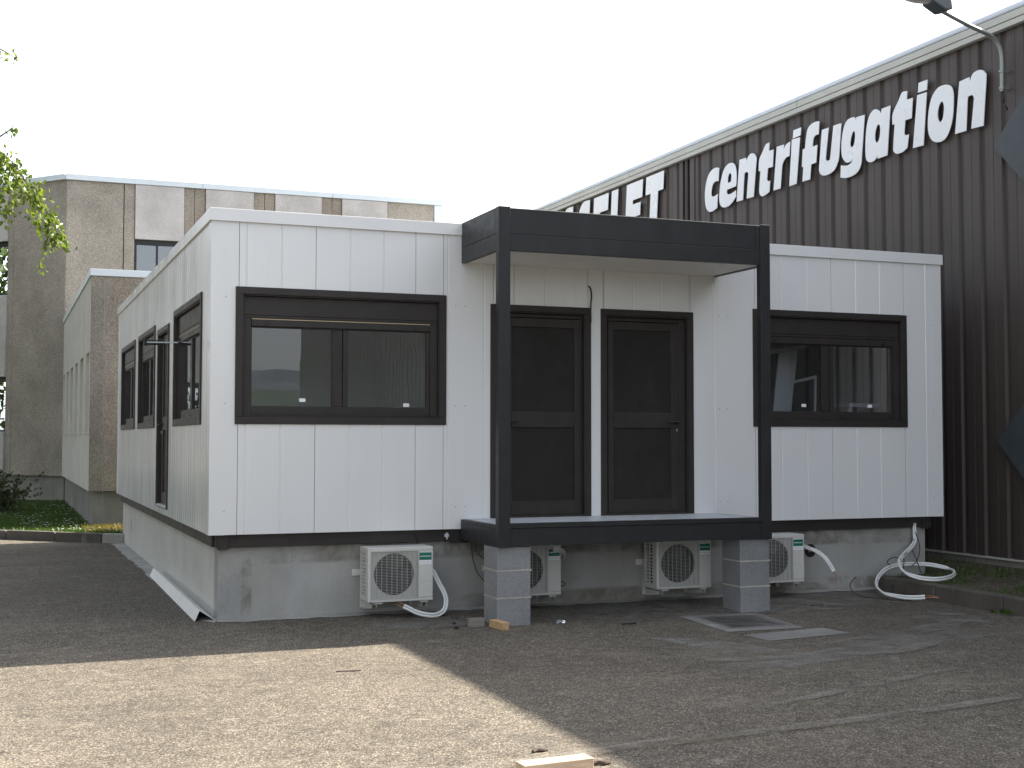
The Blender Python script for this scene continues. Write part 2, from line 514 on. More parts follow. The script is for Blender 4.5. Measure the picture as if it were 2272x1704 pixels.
wall(Tfront, [.0, .986, 1.986, 2.45, 3.03, 4.04, 5.05, 5.47, 5.872, 6.869, 7.865, XR],
     [.323, .655, 1.322, 1.656, 2.324, 2.703, 3.375, 3.71, 4.383, 4.717, 5.36, 6.208, 6.539, 7.198, 7.525, 8.168], frontholes)
lefths = [(.595, 2.66, *hz), (3.175, 4.23, ZB+.07, 2.99), (4.60, 6.60, *hz), (7.16, 9.25, *hz)]
lribs = [i*.1667 for i in range(1, 60) if i % 6]
wall(Tleft, [TH+.001]+[float(i) for i in range(1, 10)]+[YB], lribs, lefths)
wall(Tright, [TH+.001]+[float(i) for i in range(1, 10)]+[YB], [], [])
# the two units on the right reach further back than the left one
g = G(); g.box(TH+.002, 2.46, YB-TH, YB-.001, ZB, ZF); part('rear_wall', g, 'white', PO)
g = G(); g.box(2.462, XR-.001, 10.75, 10.8, ZB, ZF).box(2.412, 2.462, YB+.001, 10.8, ZB, ZF).box(XR-TH, XR-.001, YB+.003, 10.748, ZB, ZF); part('rear_wall', g, 'white', PO)
# cover strips over the joints and corners
for a, b in ((-.003, .15), (2.388, 2.516), (5.40, 5.53), (8.25, XR+.003)):
    g = G(); g.box(a, b, -.002, -.0004, ZB-.001, ZF+.002); part('cover_strip', g, 'white', PO)
g = G(); g.box(-.005, -.0005, -.004, .16, ZB-.001, ZF+.002); part('cover_strip', g, 'trim', PO)
g = G(); g.box(-.005, -.0005, YB-.15, YB+.004, ZB-.001, ZF+.002); part('cover_strip', g, 'trim', PO)
g = G()
for x in (.135, 2.403, 2.50, 5.415, 5.515, 8.262):
    for z in (1.02, 2.02, 3.02): g.tube([(x, -.003, z), (x, -.006, z)], .006, 6)
part('screw', g, 'ink', PO, kind='stuff')
# roof edge
g = G(); g.box(-.022, XR+.022, -.022, .06, ZF, ZT); part('roof_trim', g, 'trim', PO, .003)
g = G(); g.box(-.0222, .06, .0605, YB+.02, ZF, ZT-.0005); part('roof_trim', g, 'trim', PO, .003)
g = G(); g.box(XR-.06, XR+.0222, .0605, 10.82, ZF, ZT-.0005); part('roof_trim', g, 'trim', PO, .003)
g = G(); g.box(2.44, XR-.06, 10.74, 10.82, ZF, ZT-.0007).box(-.022, 2.4395, YB-.06, YB+.02, ZF, ZT-.001); part('roof_trim', g, 'trim', PO)
g = G(); g.box(.061, XR-.061, .0612, YB-.061, ZF+.02, ZT-.03).box(2.46, XR-.061, YB-.0605, 10.739, ZF+.02, ZT-.031); part('roof', g, 'roof', PO)
# base frame
g = G(); g.box(.075, 8.26, .05, .16, .678, ZB-.001); part('base_beam', g, 'brown_dark', PO, .003)
g = G(); g.box(.05, .16, .165, YB-.1, .678, ZB-.001); part('base_beam', g, 'brown_dark', PO, .003)
g = G(); g.box(8.20, 8.30, .165, 10.7, .678, ZB-.001); part('base_beam', g, 'brown_dark', PO)
for x in (.085, 2.36, 2.47, 5.36, 5.47, 8.12):
    g = G(); g.box(x, x+.10, .036, .0495, .66, ZB-.002); part('corner_fitting', g, 'brown_dark', PO, .002)
g = G(); g.box(2.30, 2.345, .02, .03, .722, .752).box(2.315, 2.33, .012, .021, .70, .765); part('earth_clamp', g, 'galv', PO)
# inside
g = G(); g.box(.055, XR-.055, .055, YB-.06, .805, .90); part('floor_deck', g, 'inside', PO)
g = G(); g.box(.055, XR-.055, .055, YB-.06, 3.42, 3.46); part('ceiling_lining', g, 'inside', PO)
g = G()
g.box(2.43, 2.49, .052, YB-.06, .90, 3.42).box(5.42, 5.48, .052, YB-.06, .90, 3.42)
g.box(.055, 2.43, 3.05, 3.10, .90, 3.42).box(.055, 2.43, 6.85, 6.90, .90, 3.42).box(5.48, XR-.055, 4.0, 4.06, .90, 3.42)
part('partition', g, 'inside', PO)

def window(loc, rz, W=2.07, tan='tan', stickers=(), labels=None):
    H = WZ1-WZ0
    g = G(); c = .068
    # casing: four mitre-free bars with an inner return
    for x0, x1, z0, z1 in ((0, W, H-c, H), (0, W, 0, c), (0, c, c+.0005, H-c-.0005), (W-c, W, c+.0005, H-c-.0005)):
        g.box(x0, x1, -.016, .075, z0, z1)
    for x0, x1, z0, z1 in ((c-.001, W-c+.001, H-c-.014, H-c), (c-.001, W-c+.001, c, c+.012), (c-.001, c+.012, c+.0125, H-c-.0145), (W-c-.012, W-c+.001, c+.0125, H-c-.0145)):
        g.box(x0, x1, -.006, .07, z0+.0005, z1-.0005)
    w = part('window', g, 'brown_dark', PO, .004, local=True)
    w.location = loc; w.rotation_euler = (0, 0, rz)
    def sub(name, gg, mat, bev=0):
        return part(name, gg, mat, w, bev, local=True)
    gg = G(); gg.box(c+.013, W-c-.013, .030, .072, 1.03, H-c-.015); sub('shutter_box', gg, 'brown_dark', .003)
    gg = G(); gg.box(c+.013, W-c-.013, .034, .072, 1.003, 1.0285); sub('box_lip', gg, 'brown_dark', .002)
    gg = G(); gg.box(.158, W-.158, .028, .07, .925, .998); sub('shutter_slat', gg, 'brown_dark', .004)
    for x in (.30, W-.30):
        gg = G(); gg.tube([(x, .029, .955), (x, .016, .955)], .013, 10); sub('shutter_stop', gg, 'black')
    gg = G(); gg.box(.16, W-.16, .0255, .0275, .990, .997); sub('seal_strip', gg, tan)
    for x0, x1 in ((c+.013, .155), (W-.155, W-c-.013)):
        gg = G(); gg.box(x0, x1, .032, .073, c+.013, 1.002); sub('guide_rail', gg, 'brown_dark', .003)
    gg = G()
    gg.box(.1555, W-.1555, .048, .076, c+.013, .172).box(.1555, W-.1555, .048, .076, .912, .924)
    sub('sash_frame', gg, 'brown_dark', .003)
    gg = G(); gg.box(W/2-.105, W/2-.005, .046, .077, .173, .911).box(W/2+.004, W/2+.052, .044, .078, .173, .911); sub('meeting_stile', gg, 'brown_dark', .003)
    gg = G(); gg.box(.1555, .163, .048, .076, .173, .911).box(W-.195, W-.1555, .046, .076, .173, .911); sub('sash_stile', gg, 'brown_dark', .002)
    for x in (.19, W/2-.15, W/2+.12, W-.22):
        gg = G(); gg.box(x, x+.05, .0435, .0475, .105, .12); sub('drain_cap', gg, 'black', .002)
    for x0, x1 in ((.1635, W/2-.1055), (W/2+.0525, W-.1955)):
        gg = G(); gg.add([(x0, .062, .1725), (x1, .062, .1725), (x1, .062, .9115), (x0, .062, .9115)], [(0, 1, 2, 3)])
        sub('pane', gg, 'glass')
    for x, z in stickers:
        gg = G(); gg.box(x, x+.06, .0585, .0605, z, z+.034); sub('sticker', gg, 'sticker')
    return w
window((.225, 0, WZ0), 0, 2.078, 'tan', ((.62, .215), (1.655, .178)))
window((5.841, 0, WZ0), 0, 2.056, 'brown_dark', ((.665, .222), (1.555, .222)))
window((0, 2.69, WZ0), -math.pi/2, 2.125, 'tan')
window((0, 6.62, WZ0), -math.pi/2, 2.045, 'brown_dark')
window((0, 9.275, WZ0), -math.pi/2, 2.155, 'tan')

def door(loc, rz, W, H, mirror, sill):
    c = .064
    fx = (lambda x: W-x) if mirror else (lambda x: x)
    def bx(gg, x0, x1, *r):
        a, b = sorted((fx(x0), fx(x1))); return gg.box(a, b, *r)
    g = G()
    bx(g, 0, W, -.016, .07, H-c, H); bx(g, 0, c, -.016, .07, 0, H-c-.0005); bx(g, W-c, W, -.016, .07, 0, H-c-.0005)
    bx(g, c-.001, W-c+.001, -.006, .065, H-c-.014, H-c-.001); bx(g, c-.001, c+.012, -.006, .065, .0, H-c-.0145); bx(g, W-c-.012, W-c+.001, -.006, .065, .0, H-c-.0145)
    d = part('door', g, 'brown_dark', PO, .004, local=True)
    d.location = loc; d.rotation_euler = (0, 0, rz)
    def sub(name, gg, mat, bev=0):
        return part(name, gg, mat, d, bev, local=True)
    l0, l1, p0, p1 = .105, W-.16, .17, W-.245
    gg = G()
    bx(gg, l0, p0, .036, .078, .02, H-.125); bx(gg, p1, l1, .036, .078, .02, H-.125)
    for z0, z1 in ((.02, .155), (.911, 1.067), (1.939, H-.125)): bx(gg, p0+.0005, p1-.0005, .036, .078, z0, z1)
    sub('door_leaf', gg, 'brown_dark', .004)
    for z0, z1 in ((.1555, .9105), (1.0675, 1.9385)):
        gg = G(); bx(gg, p0+.001, p1-.001, .052, .066, z0, z1); sub('door_panel', gg, 'leaf_door')
        gg = G()
        bx(gg, p0+.001, p1-.001, .044, .0515, z0+.0005, z0+.010); bx(gg, p1-.010, p1-.001, .044, .0515, z0+.0105, z1-.0005)
        sub('glazing_bead', gg, 'brown_dark')
    gg = G(); bx(gg, c+.013, l0-.003, .044, .08, .02, H-.08); bx(gg, l1+.003, W-c-.013, .040, .08, .02, H-.08); bx(gg, l0, l1, .044, .08, H-.118, H-.08)
    sub('door_jamb', gg, 'brown_dark', .003)
    gg = G(); xh = W-.185
    bx(gg, xh-.018, xh+.018, .022, .0355, .955, 1.0)
    gg.tube([(fx(xh), .03, .975), (fx(xh), -.012, .975)], .010, 8); gg.tube([(fx(xh+.008), -.012, .975), (fx(xh-.115), -.012, .978)], .010, 8)
    sub('door_handle', gg, 'black', 0)
    gg = G(); gg.tube([(fx(xh), .036, .893), (fx(xh), .022, .893)], .011, 10); bx(gg, xh-.006, xh+.006, .024, .0355, .868, .893); sub('lock_cylinder', gg, 'alu')
    gg = G(); bx(gg, c+.013, W-c-.013, -.012, .08, 0.0, .0195); sub('threshold', gg, sill, .002)
    return d
door((2.773, 0, .898), 0, 1.113, 2.155, True, 'brown_dark')
door((4.0, 0, .898), 0, 1.096, 2.153, False, 'brown_dark')
d3 = door((0, 4.26, .884), -math.pi/2, 1.118, 2.142, True, 'galv')

# ------------------------------------------------------------------ concrete base of the office
FB = thing('foundation_wall', 'grey cast concrete foundation wall carrying the white office', 'foundation', (0, .1, 0))
g = G(); g.box(.10, 8.21, .10, .32, -.2, .6765); part('front_wall', g, 'concrete', FB, .006)
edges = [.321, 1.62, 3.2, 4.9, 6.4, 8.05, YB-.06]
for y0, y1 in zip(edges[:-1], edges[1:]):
    g = G(); g.box(.10+random.uniform(0, .002), .32, y0+.006, y1-.006, -.2, .6765); part('wall_segment', g, 'concrete_bounce_lit', FB, .004)
g = G(); g.box(8.0, 8.2095, .321, 10.6, -.2, .676).box(2.5, 7.99, 10.4, 10.6, -.2, .676); part('rear_wall', g, 'concrete', FB)
g = G(); g.box(.099, .1005, 8.46, 8.49, .26, .46); part('wall_crack', g, 'black', FB)
g = G(); g.tube([(6.63, .0995, .45), (6.63, .097, .45)], .075, 20); part('pipe_hole', g, 'black', FB)

def wallstain(x0, x1, z0, z1, mat, y=.0965):
    g = G(); vs = []; uv = []
    for j in range(4):
        for i in range(9): vs.append((x0+(x1-x0)*i/8, y, z0+(z1-z0)*j/3)); uv.append((i/8, j/3))
    g.add(vs, [(j*9+i, j*9+i+1, (j+1)*9+i+1, (j+1)*9+i) for j in range(3) for i in range(8)])
    o = part('wall_stain', g, mat, FB); L = o.data.uv_layers.new(name='uv')
    for lp in o.data.loops: L.data[lp.index].uv = uv[lp.vertex_index]
wallstain(.10, .34, .0, .46, 'stain_lime')
wallstain(.31, .42, .02, .66, 'stain_brown', .0955)
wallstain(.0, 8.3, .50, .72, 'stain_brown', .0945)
wallstain(2.0, 8.3, -.06, .16, 'stain_brown', .0950)

# ------------------------------------------------------------------ porch
PX0, PX1, PY = 2.46, 5.393, -1.049
PC = thing('entrance_porch', 'dark grey steel porch with canopy and grated deck over the two front doors', 'porch', (PX0, PY, .69))
for x0, x1 in ((PX0, 2.577), (5.282, PX1)):
    g = G(); g.box(x0, x1, PY, PY+.078, .694, 3.853); part('post', g, 'dark', PC, .004)
for z0, z1 in ((3.601, 3.838), (.696, .862)):
    g = G(); g.box(5.2355, 5.2815, PY+.012, PY+.06, z0, z1); part('joint_plate', g, 'dark', PC, .002)
def beam(name, bx, mat='dark', bev=.003):
    g = G(); g.box(*bx); return part(name, g, mat, PC, bev)
beam('canopy_beam', (2.5775, 5.235, PY+.018, PY+.07, 3.603, 3.838))
beam('canopy_beam', (2.5775, 5.2815, PY+.010, PY+.07, 3.445, 3.600))
beam('canopy_beam', (PX0, PX0+.05, PY+.0785, -.006, 3.603, 3.850))
beam('canopy_beam', (PX0+.001, PX0+.052, PY+.0785, -.006, 3.447, 3.600))
beam('canopy_beam', (PX1+.012-.05, PX1+.012, PY+.0785, -.006, 3.447, 3.842))
beam('canopy_roof', (PX0+.051, PX1-.04, PY+.071, -.023, 3.80, 3.826), 'roof', 0)
beam('roof_capping', (2.578, 5.2805, PY+.014, PY+.075, 3.8385, 3.8445), 'gutter', 0)
beam('soffit', (PX0+.053, 5.366, PY+.071, -.004, 3.456, 3.466), 'soffit', 0)
beam('deck_beam', (2.5775, 5.2355, PY+.010, PY+.06, .700, .866))
beam('deck_lip', (2.5775, 5.2815, PY+.002, PY+.06, .868, .912), 'dark', .002)
beam('deck_beam', (PX0, PX0+.05, PY+.0785, .035, .696, .862))
beam('deck_lip', (PX0+.001, PX0+.05, PY+.0785, -.006, .864, .895), 'dark', .002)
beam('deck_beam', (PX1-.05, PX1, PY+.0785, .035, .696, .895))
beam('deck_beam', (PX0+.052, PX1-.052, -.055, -.008, .70, .86), 'dark', 0)
g = G()
n = 96
for i in range(n):
    x = PX0+.056+(PX1-PX0-.112)*i/(n-1); g.box(x-.0045, x+.0045, PY+.064, -.057, .868, .898)
for k in range(30):
    y = PY+.07+(-.062-PY-.07)*k/29; g.box(PX0+.053, PX1-.053, y-.006, y+.006, .889, .8985)
part('deck_grating', g, 'galv', PC)
g = G(); g.box(PX0+.053, PX1-.053, -.0565, -.0075, .8605, .8975); part('deck_edge', g, 'galv', PC)

# two block piers
def pier(x0, label, x1):
    t = thing('block_pier', label, 'pier', (x0, -1.0, -.03), 'block piers under the porch')
    zs = [(-.06, .219), (.231, .471), (.483, .6925)]
    for k, (a, b) in enumerate(zs):
        dx = random.uniform(-.004, .004)
        g = G(); g.box(x0+dx, x1+dx, -1.0+random.uniform(-.003, .003), -.652, a, b); part('concrete_block', g, 'block', t, .006)
    for z0, z1 in ((.2195, .2305), (.4715, .4825)):
        g = G(); g.box(x0+.004, x1-.004, -.995, -.657, z0, z1)
        for q in range(18):
            x = x0+(x1-x0)*q/18; g.box(x, x+.024, -1.0-random.uniform(0, .005), -.99, z0-random.uniform(.0, .004), z1+random.uniform(0, .004))
        for q in range(18):
            y = -1.0+.345*q/18; g.box(x0-random.uniform(0, .005), x0+.01, y, y+.024, z0-random.uniform(.0, .004), z1+random.uniform(0, .004))
        part('mortar_joint', g, 'mortar', t)
pier(2.468, 'grey block pier under the left porch post, beside the small wood offcuts', 2.803)
pier(5.052, 'grey block pier under the right porch post, between two air conditioners', 5.392)

# ------------------------------------------------------------------ air conditioners
def circle(cx, cz, r, n): return [(cx+r*math.cos(2*math.pi*i/n), cz+r*math.sin(2*math.pi*i/n)) for i in range(n)]
def make_ac():
    W, H, D = .645, .512, .29
    t = thing('air_conditioner', '', 'air conditioner', (0, 0, 0), 'outdoor air conditioners along the concrete base')
    L = lambda name, g, mat, bev=0, smooth=False: part(name, g, mat, t, bev, smooth, local=True)
    g = G()
    g.box(.03, W, .0, D, H-.034, H).box(.03, W, 0, D, 0, .03)
    g.box(.0, .0298, .0, .05, 0, H)                         # left front corner
    g.box(.497, W, 0, D, .0305, H-.0345)
    g.box(.001, .496, D-.012, D-.001, .0305, H-.0345)
    g.box(.001, .0298, .0505, D, H-.05, H-.0005).box(.001, .0298, .0505, D, .0005, .05)
    L('casing', g, 'ac', .006)
    g = G()
    for y0, y1 in ((.0505, .10), (.155, .175), (.225, D)): g.box(.002, .012, y0, y1, .051, H-.051)
    for k in range(13):
        z = .051+(H-.102)*k/12
        g.box(.002, .012, .1005, .1545, z-.006, z+.006).box(.002, .012, .1755, .2245, z-.006, z+.006)
    L('side_louvre', g, 'ac')
    g = G(); g.prism([(.0301, .0305), (.4965, .0305), (.4965, H-.0345), (.0301, H-.0345)], .022, .028, 'y', [circle(.262, .258, .198, 40)])
    L('fan_shroud', g, 'ac')
    g = G(); g.tube([(.262, .0285, .258), (.262, .12, .258)], .206, 40, caps=False); g.box(.04, .49, .20, .21, .035, H-.04)
    L('fan_duct', g, 'fan')
    g = G(); g.tube([(.262, .05, .258), (.262, .14, .258)], .05, 20)
    for b in range(3):
        a0 = b*2*math.pi/3+.5; vs = []
        for i in range(7):
            a = a0+i*.25
            for rr in (.045, .12, .188):
                w = a+.35*(rr/.188)
                vs.append((.262+rr*math.cos(w), .075+.05*i/6, .258+rr*math.sin(w)))
        g.add(vs, [(i*3+j, i*3+j+1, i*3+j+4, i*3+j+3) for i in range(6) for j in range(2)])
    L('fan', g, 'fan', 0, True)
    g = G()
    for k in range(31):
        z = .034+(H-.073)*k/30; g.box(.032, .492, -.0035, .0005, z-.0015, z+.0015)
    for k in range(10):
        x = .036+.45*k/9; g.box(x-.0019, x+.0019, .0006, .005, .032, H-.037)
    for x0, x1, z0, z1 in ((.026, .4985, .026, .0325), (.026, .4985, H-.039, H-.0325), (.026, .0325, .033, H-.0395), (.492, .4985, .033, H-.0395)):
        g.box(x0, x1, -.006, .006, z0, z1)
    L('grille', g, 'grille')
    g = G(); g.box(.504, .634, -.004, -.0003, .034, .176).box(.504, .634, -.004, -.0003, .182, .33); L('service_cover', g, 'ac', .003)
    g = G(); g.box(.508, .628, -.003, -.0003, .386, .455); L('badge', g, 'green')
    g = G(); rr = random.Random(3)
    x = .516
    for k in range(11):
        w = rr.choice((.006, .007, .008)); g.box(x, x+w, -.0038, -.0031, .417, .425); x += w+.0022
    L('badge_lettering', g, 'sticker')
    g = G(); g.box(.508, .628, -.003, -.0003, .344, .3835); L('label', g, 'sticker')
    g = G(); x = .516
    for k in range(16):
        w = rr.choice((.004, .005)); g.box(x, x+w, -.0036, -.0031, .362, .3665); x += w+.0018
    L('label_lettering', g, 'ink')
    g = G(); g.box(W, W+.02, .06, .2, .16, .33); L('valve_cover', g, 'ac', .004)
    for x in (.08, .53):
        g = G(); g.box(x, x+.075, .03, .26, -.022, -.0005); L('foot', g, 'ac', .003)
    return t
def make_bracket():
    t = thing('wall_bracket', '', 'bracket', (0, 0, 0), 'brackets carrying the air conditioners')
    L = lambda name, g: part(name, g, 'ac', t, .002, local=True)
    g = G(); g.box(-.065, .70, .34, .367, .225, .285); g.tube([(-.025, .341, .252), (-.025, .333, .252)], .010, 8); L('rail', g)
    for x in (.045, .545):
        g = G(); g.box(x-.025, x+.03, .352, .3695, -.085, .224); L('upright', g)
        g = G()
        g.prism([(.05, -.060), (.05, -.0225), (.3515, -.0225), (.3515, -.098)], x+.005, x+.009, 'x')
        g.prism([(.05, -.060), (.05, -.0225), (.3515, -.0225), (.3515, -.098)], x+.053, x+.057, 'x')
        g.box(x+.0055, x+.0565, .0505, .351, -.0262, -.0226)
        L('arm', g)
    return t
acs = [((1.441, -.27, .147), 'air conditioner hanging in the open under the left window, white hose looped at its side',
        'bracket under the air conditioner that hangs below the left window'),
       ((2.785, -.27, .140), 'air conditioner half hidden behind the left block pier',
        'bracket under the air conditioner half hidden by the left block pier'),
       ((4.505, -.27, .143), 'air conditioner under the porch deck, just left of the right block pier',
        'bracket under the air conditioner beneath the porch deck'),
       ((5.655, -.27, .155), 'air conditioner half hidden behind the right block pier, below the right window',
        'bracket under the air conditioner below the right window')]
a0, b0 = make_ac(), make_bracket()
for i, (loc, la, lb) in enumerate(acs):
    a = a0 if i == 0 else copy_tree(a0); a.location = loc; a['label'] = la
    b = b0 if i == 0 else copy_tree(b0); b.location = loc; b['label'] = lb

# hoses and cables
def hose(name, label, path, ends, r=.0115, sub=6, gap=.0125):
    t = thing(name, label, 'hose', tuple(path[0]))
    c = crv(path, sub)
    for sgn in (-1, 1):
        pts = []
        for i, p in enumerate(c):
            d = (c[min(i+1, len(c)-1)]-c[max(i-1, 0)]).normalized()
            s = d.cross(Vector((0, -1, .15))).normalized()
            pts.append(p+s*gap*sgn)
        g = G(); g.tube(pts, r, 10); part('insulated_pipe', g, 'tube', t, 0, True)
        for e in ends:
            e = crv(e, 3); dd = e[1]-e[0]
            s = dd.cross(Vector((0, -1, .15))).normalized()
            ep = [p+s*gap*sgn*(1-.35*i/len(e))+Vector((0, 0, .006*sgn*i/len(e))) for i, p in enumerate(e)]
            g = G(); g.tube(ep, .0032, 6); part('copper_end', g, 'copper', t, 0, True)
    return t
hose('refrigerant_hose', 'white twin hose drooping from the air conditioner below the left window',
     [(2.085, -.10, .42), (2.137, -.1, .404), (2.151, -.14, .365), (2.186, -.17, .282), (2.221, -.2, .206), (2.233, -.23, .14), (2.209, -.27, .063), (2.155, -.3, .022), (2.072, -.32, .008), (1.984, -.32, .020), (1.901, -.31, .046), (1.839, -.3, .079), (1.786, -.29, .103)],
     [[(1.786, -.29, .103), (1.762, -.27, .117), (1.736, -.25, .131)]])
hose('refrigerant_hose', 'short white hose stub bent over the air conditioner behind the left pier',
     [(3.573, .09, .45), (3.573, -.02, .487), (3.489, -.2, .554), (3.383, -.33, .588), (3.312, -.35, .600)],
     [[(3.312, -.35, .6), (3.27, -.35, .612), (3.235, -.35, .622)]], .013)
hose('refrigerant_hose', 'white hose hanging from the round wall hole right of the last air conditioner',
     [(6.631, .11, .45), (6.56, .03, .485), (6.46, -.05, .503), (6.479, -.2, .48), (6.531, -.3, .418), (6.576, -.35, .33), (6.6, -.38, .264)],
     [[(6.6, -.38, .264), (6.622, -.39, .219), (6.633, -.4, .174)]], .012)
hose('refrigerant_hose', 'long white hose coiled in a big loop at the right end of the base',
     [(8.026, .06, .724), (8.014, .04, .585), (7.995, .02, .517), (7.891, -.05, .462), (7.717, -.15, .399), (7.578, -.25, .351), (7.487, -.35, .315), (7.413, -.5, .258), (7.399, -.65, .22), (7.496, -.75, .19), (7.658, -.8, .183), (7.899, -.7, .190), (8.123, -.5, .198), (8.255, -.3, .21), (8.244, -.15, .233), (8.111, -.05, .257), (7.894, 0, .265), (7.707, -.02, .258), (7.557, -.05, .231), (7.434, -.1, .185), (7.303, -.2, .132), (7.18, -.35, .085), (7.11, -.5, .051), (7.09, -.65, .028), (7.133, -.85, .018), (7.211, -.95, .020), (7.30, -1.0, .028)],
     [[(7.30, -1.0, .028), (7.36, -1.02, .030), (7.43, -1.06, .022)]], .012, 8)
def cable(label, pts, r=.005, sub=6):
    g = G(); g.tube(crv(pts, sub), r, 6)
    return solo('electric_cable', g, 'cable', label, 'cable', None, 0, True)
cable('black cable drooping down the base left of the left pier, outer curve', [(2.583, .02, .70), (2.586, .02, .581), (2.594, 0, .485), (2.614, -.05, .376), (2.639, -.1, .324), (2.70, -.15, .25), (2.8, -.1, .2)])
cable('black cable behind the left pier, inner shorter curve', [(2.613, .02, .70), (2.631, .02, .604), (2.658, 0, .54), (2.7, -.05, .494), (2.79, -.05, .45)])
cable('small black cable loop beside the air conditioner behind the left pier', [(3.44, -.05, .25), (3.532, -.05, .243), (3.573, -.05, .217), (3.532, -.05, .194), (3.44, -.05, .19)])
cable('thin grey cable dropping behind the top of the leftmost air conditioner', [(2.00, .045, .80), (2.01, .03, .72), (2.035, .03, .64)], .004)
cable('black cable hanging at the right end of the base, bowed to the right', [(8.025, .06, .80), (8.025, .06, .667), (8.026, .03, .599), (8.043, 0, .503), (8.034, -.02, .407), (7.974, -.05, .313), (7.896, -.05, .247)])
cable('black cable crossing behind the hose coil down to the kerb', [(8.003, .05, .75), (8.003, .05, .605), (7.952, .02, .49), (7.939, 0, .436), (7.982, -.03, .312), (8.007, -.06, .195), (7.995, -.1, .175)])
cable('black cable clipped along the white hose and falling straight to the ground', [(8.0, .03, .55), (7.883, -.06, .445), (7.718, -.16, .395), (7.652, -.2, .36), (7.672, -.2, .337), (7.662, -.2, .255), (7.604, -.25, .19), (7.43, -.3, .058), (7.40, -.35, -.005)])
cable('black cable end curling left of the hose coil', [(7.578, -.25, .345), (7.563, -.27, .353), (7.559, -.2, .368), (7.531, -.15, .354), (7.508, -.12, .321), (7.532, -.1, .288), (7.561, -.1, .27)])
cable('black cable lying on the asphalt, its left end curled up', [(6.948, -.3, .183), (6.854, -.35, .145), (6.793, -.4, .106), (6.776, -.45, .066), (6.806, -.5, .020), (6.912, -.55, -.006), (7.049, -.75, -.016), (7.25, -.86, -.018)])
cable('black cable end sticking out of the wall above the two front doors', [(3.862, .01, 3.282), (3.868, -.012, 3.272), (3.882, -.022, 3.236), (3.887, -.022, 3.157), (3.879, -.022, 3.094), (3.877, -.024, 3.0), (3.878, -.026, 2.902)], .0075)

# bar sticking out of the left wall
SB = thing('wall_bar', 'thin steel bar with black ends sticking out from the long side wall', 'bar', (-.01, 1.33, 2.68))
g = G(); g.tube([(-.012, 1.33, 2.675), (-.47, 1.33, 2.665)], .007, 6); part('rod', g, 'galv', SB)
g = G(); g.tube([(.0, 1.33, 2.655), (-.05, 1.33, 2.66), (-.13, 1.33, 2.672)], .012, 8); part('wall_hook', g, 'black', SB)
g = G(); g.tube([(-.26, 1.33, 2.654), (-.46, 1.33, 2.650)], .012, 8).tube([(-.26, 1.33, 2.688), (-.46, 1.33, 2.688)], .008, 8).tube([(-.455, 1.33, 2.632), (-.455, 1.33, 2.70)], .016, 8); part('grip', g, 'black', SB)

# ------------------------------------------------------------------ things seen inside the right-hand office
g = G(); g.prism([(6.56, 1.55), (6.80, 1.55), (6.965, 2.76), (6.70, 2.70)], .80, .83, 'y'); solo('leaning_board', g, 'white_board', 'tall pale board leaning inside the right window', 'board')
g = G(); g.prism([(6.60, 2.69), (7.12, 2.78), (7.12, 2.815), (6.58, 2.735)], .835, 1.0, 'y'); solo('shelf_board', g, 'white_board', 'pale plank lying on top of the board inside the right window', 'plank')
FR = thing('leaning_frame', 'pale angled frame leaning inside the right window beside the board', 'frame', (6.93, .95, .9))  # leaning frame, an L of two pale bars
g = G(); g.prism([(6.93, 2.345), (7.33, 2.425), (7.33, 2.46), (6.93, 2.375)], .95, .98, 'y'); part('top_bar', g, 'white_board', FR)
g = G(); g.prism([(7.25, .9), (7.285, .9), (7.33, 2.42), (7.30, 2.418)], .951, .979, 'y'); part('side_bar', g, 'white_board', FR)
BE = thing('work_table', 'pale grey work table standing inside the right window', 'table', (7.9, 1.0, .9))
g = G(); g.box(7.70, 8.20, .82, 1.3, 2.08, 2.125); part('table_top', g, 'white_board', BE)
for x in (7.72, 8.15):
    for y in (.85, 1.26):
        g = G(); g.box(x, x+.035, y, y+.035, .90, 2.079); part('leg', g, 'white_board', BE)
g = G(); g.prism([(8.15, 2.126), (8.19, 2.126), (8.20, 2.47), (8.17, 2.47)], .83, .85, 'y'); solo('upright_slat', g, 'white_board', 'narrow pale slat standing on the table inside the right window', 'slat')

# ------------------------------------------------------------------ brown warehouse on the right
WX = 9.30
WH = thing('warehouse', 'long dark brown ribbed metal warehouse beside the white office', 'building', (WX, 0, 0))
Z0, Z1 = .285, 6.60
P = .381; Y00 = .673-.381*3
def rib_geom(y0, n=1, dp=.034, Z1=Z1):
    g = G()
    for k in range(n):
        a = y0+k*P
        # valley dark band centred on a; crest between, with a narrow seam groove in its middle
        prof = [(a-.054, .0), (a-.034, dp), (a+.034, dp), (a+.054, .0), (a+P/2-.005, .0), (a+P/2-.002, .005), (a+P/2+.002, .005), (a+P/2+.005, .0), (a+P-.0545, .0)]
        back = [(a+P-.0545, .061), (a-.054, .061)]
        g.prism([(WX+d, y) for y, d in prof]+[(WX+d, y) for y, d in back], Z0, Z1, 'z')
    return g
first = None
k = 0
ys_ = []
y = Y00
while y < 24.4:
    if not (7.30 < y < 7.75): ys_.append(y)
    y += P
gl = rib_geom(0.)
for y in ys_:
    if first is None:
        first = part('cladding_panel', gl, 'brown', WH); first.location = (0, y, 0)
    else:
        c = first.copy(); link(c, WH); c.location = (0, y, 0)
g = rib_geom(Y00-28*P, 28); part('far_cladding', g, 'brown', WH, kind='stuff')
ylo = Y00-28*P-.06
HB = thing('corrugated_hall', 'pale grey corrugated hall mirrored in the left front window', 'building', (WX, -25, 0))
g = rib_geom(Y00-100*P, 66, .06, 9.6); part('cladding', g, 'pale_sheet', HB, kind='stuff')
yl2, yh2 = Y00-100*P-.06, Y00-34*P-.05
g = G(); g.box(9.362, 38, yl2, yh2, Z0, 9.599); part('wall_core', g, 'pale_sheet', HB)
